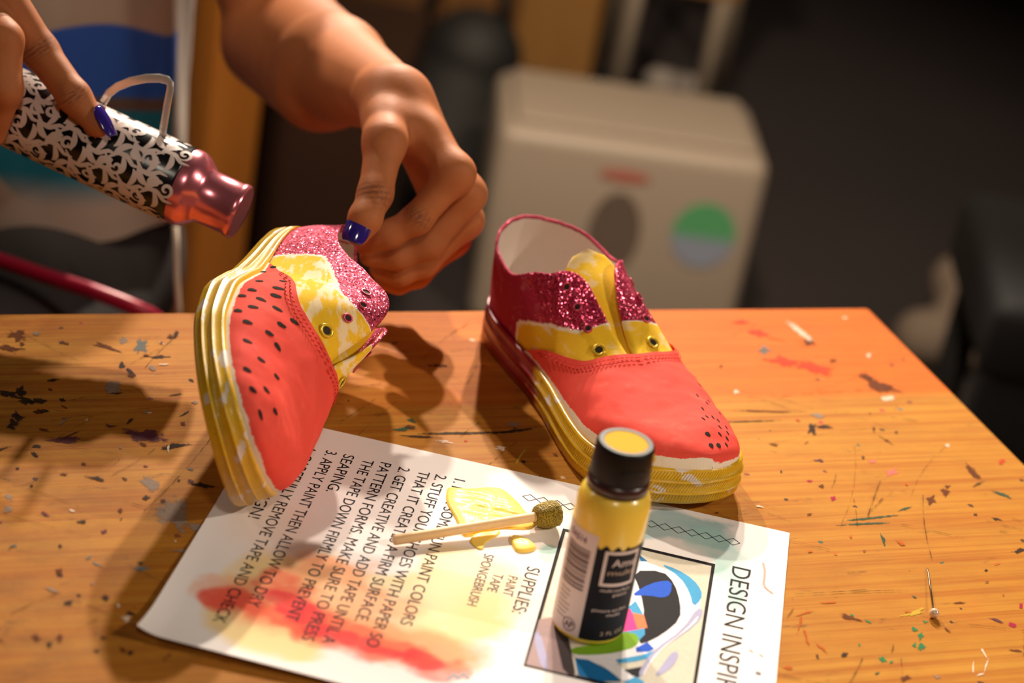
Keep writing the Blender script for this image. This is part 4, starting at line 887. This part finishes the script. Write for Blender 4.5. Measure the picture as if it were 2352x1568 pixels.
# ------------------------------------------------------------------ smooth bodies from blended tapered capsules
def smin(a, b, k):
    h = np.clip(.5+.5*(b-a)/k, 0, 1); return b*(1-h)+a*h-k*h*(1-h)
class Blend:
    """a body surface: groups of tapered capsules, blended softly inside a group and more tightly between groups"""
    def __init__(s): s.g = {}; s.k = {}; s.kb = {}; s.holes = []
    def grp(s, name, k, kb): s.g[name] = []; s.k[name] = k; s.kb[name] = kb; return s
    def cap(s, name, a, b, ra, rb): s.g[name].append((np.asarray(a, float), np.asarray(b, float), ra, rb)); return s
    def chain(s, name, pts, rad):
        for i in range(len(pts)-1): s.cap(name, pts[i], pts[i+1], rad[i], rad[i+1])
        return s
    @staticmethod
    def d1(P, c):
        a, b, ra, rb = c; ab_ = b-a; L2 = max(ab_@ab_, 1e-12); t = np.clip(((P-a)@ab_)/L2, 0, 1)
        return np.linalg.norm(P-a-t[:, None]*ab_, axis=1)-(ra+t*(rb-ra))
    def near(s, c, R):
        out = {}
        for n, L in s.g.items():
            q = [p for p in L if s.d1(c[None], p)[0] < R+.05]
            if q: out[n] = q
        return out
    def ev(s, P, sel=None):
        sel = s.g if sel is None else sel; base = None; D = None; parts = []
        for n, L in sel.items():
            d = None
            for c in L:
                x = s.d1(P, c); d = x if d is None else smin(d, x, s.k[n])
            if n == 'base': base = d
            else: parts.append((n, d))
        if base is None: base = np.full(len(P), 9.)
        D = base
        for n, d in parts:
            e = smin(base, d, s.kb[n]); D = np.minimum(D, e)
        return D
    def mesh(s, h, B=16):
        A = np.array([np.minimum(c[0]-c[2], c[1]-c[3]) for L in s.g.values() for c in L]).min(0)-3*h
        Z = np.array([np.maximum(c[0]+c[2], c[1]+c[3]) for L in s.g.values() for c in L]).max(0)+3*h
        nb_ = np.ceil((Z-A)/(h*B)).astype(int); bc = np.stack(np.meshgrid(*[np.arange(k) for k in nb_], indexing='ij'), -1).reshape(-1, 3)
        C = A+(bc+.5)*h*B; dC = s.ev(C); R = h*B*1.3+.012
        keys = []; pos = []; quads = []; NY, NZ = nb_[1]*B+4, nb_[2]*B+4
        ii = np.stack(np.meshgrid(*[np.arange(B+1)]*3, indexing='ij'), -1).reshape(-1, 3)
        co = np.array([(x, y, z) for x in (0, 1) for y in (0, 1) for z in (0, 1)])
        ed = [(a, b) for a in range(8) for b in range(a+1, 8) if np.abs(co[a]-co[b]).sum() == 1]
        for b_, c in zip(bc[np.abs(dC) < R], C[np.abs(dC) < R]):
            sel = s.near(c, R)
            if not sel: continue
            g0 = b_*B; P = A+(g0+ii)*h; v = s.ev(P, sel).reshape(B+1, B+1, B+1)
            if v.min() > 0 or v.max() < 0: continue
            cv = np.stack([v[x:x+B, y:y+B, z:z+B] for x, y, z in co], -1); neg = cv < 0; act = neg.any(-1) & ~neg.all(-1)
            idx = np.argwhere(act)
            if not len(idx): continue
            w = cv[act]; acc = np.zeros((len(idx), 3)); cnt = np.zeros(len(idx))
            for a, e in ed:
                m_ = (w[:, a] < 0) != (w[:, e] < 0); t = np.where(m_, w[:, a]/np.where(m_, w[:, a]-w[:, e], 1), 0)
                acc += m_[:, None]*(co[a]+t[:, None]*(co[e]-co[a])); cnt += m_
            p = A+(g0+idx+acc/cnt[:, None])*h
            for _ in range(2):
                e_ = h*.3; d0 = s.ev(p, sel); gr = np.stack([s.ev(p+np.eye(3)[k]*e_, sel)-d0 for k in range(3)], 1)/e_
                p = p-np.clip(d0, -h*.5, h*.5)[:, None]*gr/np.maximum((gr**2).sum(1), .2)[:, None]
            gi = g0+idx+2; keys.append((gi[:, 0]*NY+gi[:, 1])*NZ+gi[:, 2]); pos.append(p)
            for axx in range(3):
                o1, o2 = [k for k in range(3) if k != axx]; sl = [slice(0, B)]*3; sl2 = list(sl); sl2[axx] = slice(1, B+1)
                s0 = v[tuple(sl)] < 0; s1 = v[tuple(sl2)] < 0; cr = np.argwhere(s0 != s1)
                if not len(cr): continue
                inside = s0[tuple(cr.T)]; base_ = g0+cr+2; q = []
                for da, db in ((0, 0), (1, 0), (1, 1), (0, 1)):
                    k = base_.copy(); k[:, o1] -= da; k[:, o2] -= db; q.append((k[:, 0]*NY+k[:, 1])*NZ+k[:, 2])
                q = np.stack(q, 1); flip = inside if axx != 1 else ~inside; q[~flip] = q[~flip][:, ::-1]; quads.append(q)
        K = np.concatenate(keys); P = np.concatenate(pos); o = np.argsort(K); K = K[o]; P = P[o]
        Q = np.concatenate(quads); I = np.searchsorted(K, Q); I = np.clip(I, 0, len(K)-1); ok = (K[I] == Q).all(1)
        return P, I[ok]
def fast_mesh(name, P, F, mats, parent=None, attrs=None):
    me = bpy.data.meshes.new(name); me.vertices.add(len(P)); me.vertices.foreach_set('co', P.ravel()); n = len(F); k = F.shape[1]
    me.loops.add(n*k); me.loops.foreach_set('vertex_index', F.ravel().astype(np.int32)); me.polygons.add(n); me.polygons.foreach_set('loop_start', np.arange(0, n*k, k, dtype=np.int32))
    me.polygons.foreach_set('use_smooth', [True]*n)
    for kk_, a in (attrs or {}).items(): me.attributes.new(kk_, 'FLOAT', 'POINT').data.foreach_set('value', a)
    me.materials.append(mats); me.update(calc_edges=True); me.validate(); return link(name, me, parent)

# ------------------------------------------------------------------ the person behind the table
TX, TY = -.447, 1.50
person = empty('person', (TX, TY+.03, 0), 'person in a grey shirt behind the table, pinching a sneaker and holding a shaker bottle', 'person')
B_ = Blend().grp('base', .010, 0)
FN = ('thumb', 'index', 'middle', 'ring', 'little')
for sd in 'LR':
    for f_ in FN: B_.grp(f_+sd, .0045, .008)
# left arm (towards the shoe)
wrL = at(903, 225, 1.140); elL = at(655, 72, 1.375); shL = np.array([-.33, 1.47, TZ+.315])
fm = elL*.5+wrL*.5+np.array([0, 0, -.006])
B_.cap('base', shL, elL, .046, .036); B_.cap('base', elL, fm, .037, .0335); B_.cap('base', fm, wrL, .0335, .0185); B_.cap('base', elL+[-.012, 0, -.012], fm+[-.010, 0, -.014], .030, .026)
thM = at(884, 325, 1.092); ixM = at(1046, 398, 1.096); mdM = at(1070, 446, 1.112); rgM = at(1066, 505, 1.128); liM = at(1040, 548, 1.142)
wa, wb_ = wrL+(at(880, 225, 1.140)-wrL), wrL+(at(925, 235, 1.146)-wrL)
B_.cap('base', wa, thM, .0150, .0112); B_.cap('base', wrL, ixM, .0145, .0100); B_.cap('base', wb_, mdM, .0145, .0104); B_.cap('base', wb_, rgM, .0140, .0100); B_.cap('base', wb_, liM, .0130, .0092)
B_.cap('base', thM*.55+wrL*.45, ixM*.5+wrL*.5, .0095, .0095)
B_.chain('thumbL', [thM, at(862, 445, 1.064), at(838, 503, 1.050), at(822, 538, 1.046)], [.0108, .0092, .0086, .0064])
B_.chain('indexL', [ixM, at(958, 503, 1.084), at(895, 538, 1.082), at(838, 563, 1.085)], [.0098, .0082, .0074, .0056])
B_.chain('middleL', [mdM, at(985, 560, 1.100), at(915, 588, 1.096), at(850, 588, 1.096)], [.0104, .0086, .0076, .0060])
B_.chain('ringL', [rgM, at(972, 602, 1.116), at(918, 626, 1.110), at(872, 618, 1.108)], [.0100, .0084, .0074, .0060])
B_.chain('littleL', [liM, at(958, 630, 1.132), at(915, 648, 1.126), at(880, 645, 1.124)], [.0090, .0074, .0064, .0054])
# right arm (with the shaker)
shR = np.array([-.595, 1.48, TZ+.315]); elR = np.array([-.64, 1.37, TZ+.06]); wrR = at(-175, -165, 1.155)
B_.cap('base', shR, elR, .048, .037); B_.cap('base', elR, elR*.45+wrR*.55, .040, .033); B_.cap('base', elR*.45+wrR*.55, wrR, .033, .0215)
ixR = at(-8, -30, 1.0985); mdR = at(-62, -5, 1.098); rgR = at(-118, 30, 1.092); liR = at(-165, 70, 1.088); tmR = at(-160, 20, 1.1365)
for q_, r_ in ((ixR, .0122), (mdR, .0118), (rgR, .0112), (liR, .0104)): B_.cap('base', wrR, q_, .0140, r_-.0012)
B_.cap('base', wrR, tmR, .0145, .0112)
B_.chain('indexR', [ixR, at(92, 118, 1.089), at(170, 222, 1.0715), at(224, 288, 1.0655)], [.0118, .0098, .0087, .0066])
B_.chain('middleR', [mdR, at(8, 92, 1.070), at(10, 205, 1.058), at(-18, 305, 1.0655)], [.0116, .0102, .0094, .0076])
B_.chain('ringR', [rgR, at(-62, 120, 1.066), at(-62, 215, 1.058), at(-85, 300, 1.072)], [.0110, .0096, .0088, .0070])
B_.chain('littleR', [liR, at(-118, 150, 1.064), at(-118, 225, 1.060), at(-135, 290, 1.0805)], [.0098, .0084, .0076, .0062])
B_.chain('thumbR', [tmR, at(-115, 200, 1.1315), at(-75, 300, 1.1085), at(-40, 345, 1.094)], [.0122, .0106, .0094, .0070])
# trunk, neck and head
hip = np.array([TX, TY+.03, .60]); chest = np.array([TX, TY-.02, TZ+.24]); neck0 = np.array([TX, TY-.03, TZ+.36]); hd = np.array([TX+.01, TY-.075, TZ+.53])
B_.cap('base', hip, chest, .105, .105); B_.cap('base', shL, chest+[.05, 0, .06], .046, .07); B_.cap('base', shR, chest+[-.05, 0, .06], .046, .07)
B_.cap('base', chest+[0, 0, .06], neck0, .07, .052); B_.cap('base', neck0, hd+[0, .025, -.05], .050, .052)
B_.cap('base', hd+[0, .02, .02], hd+[0, .0, .035], .078, .080); B_.cap('base', hd+[0, -.025, -.02], hd+[0, -.038, -.075], .058, .034)
B_.grp('face', .006, .006)
B_.cap('face', hd+[0, -.085, .004], hd+[0, -.103, -.030], .008, .0115); B_.cap('face', hd+[-.018, -.079, -.062], hd+[.018, -.079, -.062], .007, .007)
for s_ in (-1, 1): B_.cap('face', hd+[s_*.078, .012, .005], hd+[s_*.080, .016, -.028], .012, .008); B_.cap('face', hd+[s_*.016, -.078, .022], hd+[s_*.046, -.066, .024], .008, .008)
Pb, Fb = B_.mesh(.0017)
cr = np.zeros(len(Pb))
for c_, a_, r_, n_ in ((at(860, 447, 1.058), at(862, 445, 1.068)-at(838, 505, 1.056), .012, .0019), (at(958, 497, 1.076), ixM-at(958, 503, 1.084), .009, .0019), (at(90, 112, 1.079), ixR-at(92, 118, 1.089), .010, .0022), (at(168, 220, 1.063), ixR-at(92, 118, 1.089), .008, .0020)):
    a_ = a_/np.linalg.norm(a_); dd = Pb-c_; l = dd@a_; q_ = np.linalg.norm(dd, axis=1)
    cr = np.maximum(cr, np.exp(-(l/(r_*.55))**2)*np.clip(1-q_/(r_*1.7), 0, 1)*(.5+.5*np.cos(l/n_*2*PI))*1.1)
body_o = keep(fast_mesh('body', Pb, Fb, M['skin'], person, {'crease': np.clip(cr, 0, .8)}))
def nail(label, c, d, nrm, ln, R, wid):
    d = d/np.linalg.norm(d); nrm = nrm-d*(nrm@d); nrm /= np.linalg.norm(nrm); s_ = np.cross(d, nrm); nx, ny = 15, 13; V = []
    for i in range(nx):
        x = -1+2*i/(nx-1); wx = wid*math.sqrt(max(0, 1-(abs(x)**2.6)*.93)) if x < 0 else wid*(1-.22*x**2-.18*x**5)
        for j in range(ny):
            ph = (-1+2*j/(ny-1))*wx; V.append(c+d*(x*ln/2)+s_*R*math.sin(ph)+nrm*(R*math.cos(ph)-R-.0012*x*x+.0004))
    o = mesh('fingernail', V, grid_faces(nx, ny), M['nail'], body_o, True); o.matrix_parent_inverse = body_o.matrix_parent_inverse.copy(); o.matrix_parent_inverse = (Matrix.Translation(person.location) @ body_o.matrix_parent_inverse).inverted()
    solidify(o, .0008, 0); return o
ip_, tp_ = at(838, 503, 1.050), at(822, 538, 1.046)
vw = -(CF+CR*(820-1176)/CAM_F-CU*(520-784)/CAM_F); vw /= np.linalg.norm(vw)
nail('thumb', at(820, 520, 1.0480)+vw*.0086, tp_-at(862, 445, 1.064)+vw*-.001, vw+CR*-.20+CU*.14, .0178, .0082, 1.0)
nail('index', at(236, 280, 1.0655)+vw*.0044+CR*.0030+CU*.001, at(224, 288, 1.0655)-at(170, 222, 1.0715)-CU*.004+CR*-.002, vw*.45+CR*.8+CU*.25, .0185, .0066, .95)
# clothing
def loft(rows, n=72, close=True):
    mb = MB(); th = np.linspace(0, 2*PI, n, endpoint=False); V = []
    for z, cx, cy, a, b in rows:
        e = 2/2.4; c, s_ = np.cos(th), np.sin(th)
        x = cx+a*np.sign(c)*np.abs(c)**e; y = cy+b*np.sign(s_)*np.abs(s_)**e
        fold = .0035*np.sin(th*9+z*14)*np.clip((1.02-z)/.3, 0, 1)
        V.append(np.stack([x+fold*c, y+fold*s_, 0*x+z], 1))
    k = len(rows); mb.add(np.concatenate(V), [(i*n+j, i*n+(j+1) % n, (i+1)*n+(j+1) % n, (i+1)*n+j) for i in range(k-1) for j in range(n)]); return mb
zz = np.linspace(.615, 1.145, 26)
rows = [(z, TX, float(np.interp(z, [.6, .8, 1.0, 1.15], [TY+.03, TY, TY-.02, TY-.03])), float(np.interp(z, [.6, .7, .85, 1.0, 1.06, 1.10, 1.13, 1.15], [.176, .168, .166, .180, .175, .14, .090, .064])), float(np.interp(z, [.6, .85, 1.0, 1.08, 1.15], [.128, .122, .126, .10, .062]))) for z in zz]
shb = loft(rows)
for a_, b_ in ((shL, elL), (shR, elR)): shb.tube([a_+(b_-a_)*t for t in np.linspace(-.1, .50, 8)], np.linspace(.062, .066, 8), 28, caps=False)
sg_ = G('grey_jersey_with_round_print'); P_ = sg_.obj(); sp = sg_.n('ShaderNodeSeparateXYZ', Vector=P_); X_, Y_, Z_ = sp.outputs
dc = at(185, 300, 1.40); frontm = sg_.math('LESS_THAN', Y_, float(TY-.02))
rx = sg_.math('MULTIPLY', sg_.math('SUBTRACT', X_, float(dc[0])), 1/.072); rz_ = sg_.math('MULTIPLY', sg_.math('SUBTRACT', Z_, float(dc[2])), 1/.078)
rr = sg_.math('SQRT', sg_.math('ADD', sg_.math('MULTIPLY', rx, rx), sg_.math('MULTIPLY', rz_, rz_)))
inn = sg_.math('MULTIPLY', sg_.step(rr, 1.02, .98), frontm)
up = sg_.step(sg_.math('ADD', rz_, sg_.math('MULTIPLY', rx, .25)), .26, .32)
low_line = sg_.math('MULTIPLY', sg_.step(sg_.math('ADD', rz_, sg_.math('MULTIPLY', rx, .25)), .14, .18), sg_.math('SUBTRACT', 1.0, up))
disc = sg_.mix(up, rgb(24, 128, 156), rgb(48, 104, 214)); disc = sg_.mix(low_line, disc, rgb(110, 92, 84))
fade = sg_.step(rz_, -.95, -.5); inn2 = sg_.math('MULTIPLY', inn, fade)
shirt_m = sg_.bsdf(Base_Color=sg_.mix(inn2, sg_.mix(sg_.noise(P_, 14), rgb(176, 162, 150), rgb(202, 188, 174)), disc), Roughness=.85, Normal=sg_.bump(sg_.noise(P_, 900, 2), .2, .0005))
shirt = keep(shb.build('shirt', shirt_m, person)); shirt['label'] = 'grey shirt with a blue and teal round print'
leg = Blend().grp('base', .03, 0)
for s_, kx in ((-1, -.53), (1, -.35)):
    h0 = np.array([TX+s_*.085, TY+.02, .545]); kn = np.array([kx, 1.11, .545]); an = np.array([kx, 1.16, .10])
    leg.cap('base', h0, kn, .088, .064); leg.cap('base', kn, an, .060, .046)
leg.cap('base', [TX-.07, TY+.03, .56], [TX+.07, TY+.03, .56], .10, .10)
Pl, Fl = leg.mesh(.007); keep(fast_mesh('trousers', Pl, Fl, plain('dark_grey_denim', rgb(52, 48, 48), .85, var=.25, scale=30), person))
for kx in (-.53, -.35):
    ft = Blend().grp('base', .02, 0).cap('base', [kx, 1.18, .045], [kx, 1.02, .032], .042, .030); Pf, Ff = ft.mesh(.006); Pf[:, 2] = np.maximum(Pf[:, 2], .002)
    keep(fast_mesh('boot', Pf, Ff, plain('black_leather', rgb(26, 22, 22), .5), person))
hr = Blend().grp('base', .02, 0); hc = hd+np.array([0, .03, .03])
hr.cap('base', hc+[0, .0, .03], hc+[0, .02, -.02], .086, .084); hr.cap('base', hc+[0, .06, -.02], hc+[0, .11, -.01], .06, .055)
Ph, Fh = hr.mesh(.006); keep(fast_mesh('hair', Ph, Fh, plain('black_hair', rgb(22, 18, 16), .6, bump=.6), person))
stool = empty('stool', (TX, TY+.06, 0), 'dark round stool under the seated person behind the table', 'stool')
dkw = plain('dark_brown_wood', rgb(70, 42, 26), .5, var=.2, scale=8)
MB().lathe([(0, .405), (.165, .405), (.17, .41), (.17, .435), (.165, .44), (0, .44)], 40).build('seat', dkw, stool)
for k in range(4):
    a = PI/4+k*PI/2; MB().tube([(.12*math.cos(a), .12*math.sin(a), .405), (.17*math.cos(a), .17*math.sin(a), .001)], .016, 12).build('leg', dkw, stool)

# ------------------------------------------------------------------ things behind the table, far out of focus
def rest(px, py): return plane_pt(px, py, -TZ)
cord_pts = [plane_pt(x, y, z) for x, y, z in ((-80, 570, -.116), (0, 598, -.113), (100, 632, -.113), (200, 664, -.114), (280, 694, -.117), (345, 722, -.125), (400, 760, -.145))]
pc_ = MB().tube(cord_pts, .0055, 14).build('pink_cord', plain('hot_pink_rubber', rgb(196, 20, 66), .4), None); tag(pc_, 'thick hot pink cord hanging across the lap behind the table edge', 'cord')
wc_ = MB().tube([at(403, 520, 1.355), at(405, 580, 1.345), at(406, 640, 1.335), at(410, 700, 1.325), at(414, 760, 1.315)], .0022, 10).build('drawstring', plain('white_cotton_cord', rgb(190, 170, 150), .8), person); keep(wc_)
amber = G('amber_varnished_wood'); P_ = amber.obj(scale=(14, 14, 1.2)); amber = amber.bsdf(Base_Color=amber.mix(amber.noise(P_, 3, 4), rgb(150, 88, 28), rgb(186, 118, 46)), Roughness=.45)
p0 = rest(490, 690); post = empty('wooden_post', (p0[0]+.055, 2.16, 0), 'square amber wooden post standing behind the person', 'post')
MB().box((0, 0, 1.0), (.062, .062, 2.0), rz=PI/4-.12, bev=.003).build('shaft', amber, post); MB().box((0, 0, .02), (.20, .20, .04), rz=PI/4-.12, bev=.004).build('base_block', amber, post)
# dark cupboard added to stand for the shadowy area behind the arm
dc_ = empty('dark_block', (-.262, 2.50, 0), 'low dark brown cupboard added to fill the dark area behind the arm', 'block')
MB().box((0, 0, .225), (.165, .30, .43), bev=.006).build('carcass', plain('dark_block_brown', rgb(40, 24, 16), .7, var=.25, scale=6, Specular_IOR_Level=.15), dc_)
MB().box((0, -.156, .225), (.145, .012, .39), bev=.003).build('door', plain('dark_block_panel', rgb(44, 26, 17), .7, var=.25, scale=6, Specular_IOR_Level=.15), dc_)
# wooden cabinet far behind
cb = empty('wooden_cabinet', (-.265, 3.70, 0), 'pale wooden cabinet standing far behind the table', 'cabinet')
oak = G('golden_oak'); P_ = oak.obj(scale=(10, 10, 1)); oak = oak.bsdf(Base_Color=oak.mix(oak.noise(P_, 3, 4), rgb(128, 90, 44), rgb(158, 114, 60)), Roughness=.5)
oakd = plain('shaded_oak', rgb(92, 62, 34), .6, var=.2, scale=5)  # darker copy of the oak, shade put into the carcass colour
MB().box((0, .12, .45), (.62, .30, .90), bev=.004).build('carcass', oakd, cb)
dx = plane_pt(1285, 262, -TZ)[0]+.02
MB().box((.245, -.05, .47), (.145, .022, .86), bev=.003).build('door', oak, cb); MB().box((.10, -.05, .47), (.12, .022, .86), bev=.003).build('door', plain('brown_oak', rgb(116, 78, 40), .5, var=.15, scale=5), cb)
MB().box((-.14, -.05, .60), (.34, .022, .24), bev=.003).build('drawer', oak, cb); MB().box((-.14, -.05, .28), (.34, .022, .36), bev=.003).build('drawer', plain('brown_oak_front', rgb(104, 70, 38), .5, var=.15, scale=5), cb)
# black bag in front of the cabinet
bg = empty('black_bag', (-.155, 3.05, 0), 'slumped black bag on the floor in front of the pale cabinet', 'bag')
bb = Blend().grp('base', .05, 0).cap('base', [0, 0, .13], [.02, 0, .25], .125, .075).cap('base', [-.05, .02, .10], [.06, .02, .10], .10, .10)
Pg, Fg = bb.mesh(.008); Pg[:, 2] = np.maximum(Pg[:, 2], .002); fast_mesh('sack', Pg, Fg, plain('black_nylon', rgb(16, 14, 14), .7, var=.3, scale=12), bg)
MB().tube([(-.06, 0, .28), (-.05, 0, .36), (0, 0, .40), (.05, 0, .37), (.06, 0, .28)], .010, 10).build('strap', plain('black_webbing', rgb(24, 22, 22), .7), bg)
# white box
wx0 = at(1110, 345, 2.70); wx1 = at(1762, 380, 2.70); ww = (wx1[0]-wx0[0])
wb = empty('white_box', ((wx0[0]+wx1[0])/2, 2.80, 0), 'white plastic box with a green and blue round sticker on the floor behind the table', 'box')
wh = plain('off_white_plastic', rgb(156, 142, 128), .45, var=.05, scale=4); htop = wx1[2]+.002
WROT = .10
bbx = MB().box((0, .0, htop/2), (ww*.98, .24, htop), rz=WROT, bev=.022).build('shell', wh, wb); autosmooth(bbx, 50)
Rw = np.array(Matrix.Rotation(WROT, 3, 'Z'))
def wpt(x, z): return Rw@np.array([x, -.1208, z])
def wdisc(nm, cx, cz, rx, rz_, mt, dy=0.0, n=40):
    th = np.linspace(0, 2*PI, n, endpoint=False); V = [Rw@np.array([cx+rx*math.cos(t), -.1206-dy-k*.001, cz+rz_*math.sin(t)]) for k in (0, 1) for t in th]
    return mesh(nm, V, [tuple(range(n, 2*n))]+[(j, (j+1) % n, n+(j+1) % n, n+j) for j in range(n)], mt, wb, False)
sk = G('green_to_blue_sticker'); zc_ = sk.n('ShaderNodeSeparateXYZ', Vector=sk.obj()).outputs[2]; zs = htop-.115
sk = sk.bsdf(Base_Color=sk.mix(sk.step(zc_, zs-.014, zs+.006), rgb(136, 144, 164), rgb(84, 156, 106)), Roughness=.4)
wdisc('sticker', ww*.30, zs, .044, .048, sk); wdisc('shade_disc', -ww*.02, htop-.13, .036, .06, plain('brown_grey_shade', rgb(96, 82, 72), .6)); wdisc('red_logo', -.02*ww, htop-.045, .035, .008, plain('faded_red_print', rgb(170, 96, 84), .5), .0004)  # brown-grey disc paints the shadowy spot on the box front
bev = MB().box(Rw@np.array([0, 0, htop+.004]), (ww*.86, .19, .012), rz=WROT, bev=.005).build('lid', wh, wb)
# stand with two pale legs
st = empty('pale_leg_stand', (rest(1500, 262)[0], 3.66, 0), 'low stand with thin pale metal legs and a wooden rail behind the white box', 'stand')
pale = plain('brushed_pale_metal', rgb(186, 170, 152), .45)
for px, y_ in ((1402, 3.60), (1592, 3.60)):
    x_ = rest(px, 264)[0]-st.location[0]; MB().tube([(x_, y_-3.66, .001), (x_+.012, y_-3.66, .62)], .0145, 12).build('leg', pale, st)
for x_ in (-.10, .12): MB().tube([(x_, .22, .001), (x_, .22, .62)], .0145, 12).build('leg', pale, st)
MB().box((.01, -.06, .262), (.19, .03, .03), bev=.004).build('rail', oak, st); MB().box((.03, .08, .63), (.22, .36, .03), bev=.005).build('seat', oak, st)
wsl = rest(1540, 245); sl_ = Blend().grp('base', .02, 0).cap('base', [wsl[0]-.03, 3.74, .03], [wsl[0]+.03, 3.74, .028], .026, .024); Ps, Fs = sl_.mesh(.006); Ps[:, 2] = np.maximum(Ps[:, 2], .002)
tag(fast_mesh('crumpled_cloth', Ps, Fs, plain('white_cloth', rgb(140, 132, 126), .8), None), 'small crumpled white cloth on the floor between the pale legs', 'cloth')
# black chair leg at the right and something beige on the floor
ch = empty('black_chair', (.568, 1.98, 0), 'black chair with a brown wooden back post at the right edge', 'chair')
c1 = at(2330, 380, 1.95)-np.array([.568, 1.98, 0]); c2 = at(2235, 960, 1.95)-np.array([.568, 1.98, 0])
blk = plain('black_fabric', rgb(12, 12, 13), .8)
MB().box((.045, .10, .44), (.30, .32, .09), bev=.02).build('seat', blk, ch); MB().box((-.005, -.03, .235), (.19, .05, .46), bev=.01).build('front_panel', blk, ch)
for dx_, dy_ in ((-.07, .22), (.16, .22), (.16, -.02)): MB().box((dx_, dy_, .2), (.03, .03, .40)).build('leg', blk, ch)
MB().tube([(-.012, -.04, .44), (.016, -.04, .56), (.04, -.04, .75)], [.024, .022, .02], 14).build('back_post', plain('reddish_brown_wood', rgb(96, 50, 26), .5, var=.2, scale=8), ch)
be = Blend().grp('base', .04, 0); b0 = rest(2110, 800); be.cap('base', [b0[0]-.01, b0[1]-.05, .04], [b0[0]+.09, b0[1]-.03, .045], .042, .05).cap('base', [b0[0]+.04, b0[1]+.03, .10], [b0[0]+.08, b0[1]+.03, .11], .045, .04)
Pe, Fe = be.mesh(.008); Pe[:, 2] = np.maximum(Pe[:, 2], .002); tag(fast_mesh('beige_cloth', Pe, Fe, plain('beige_canvas', rgb(112, 98, 86), .85), None), 'heap of beige cloth on the floor beside the black chair', 'cloth')
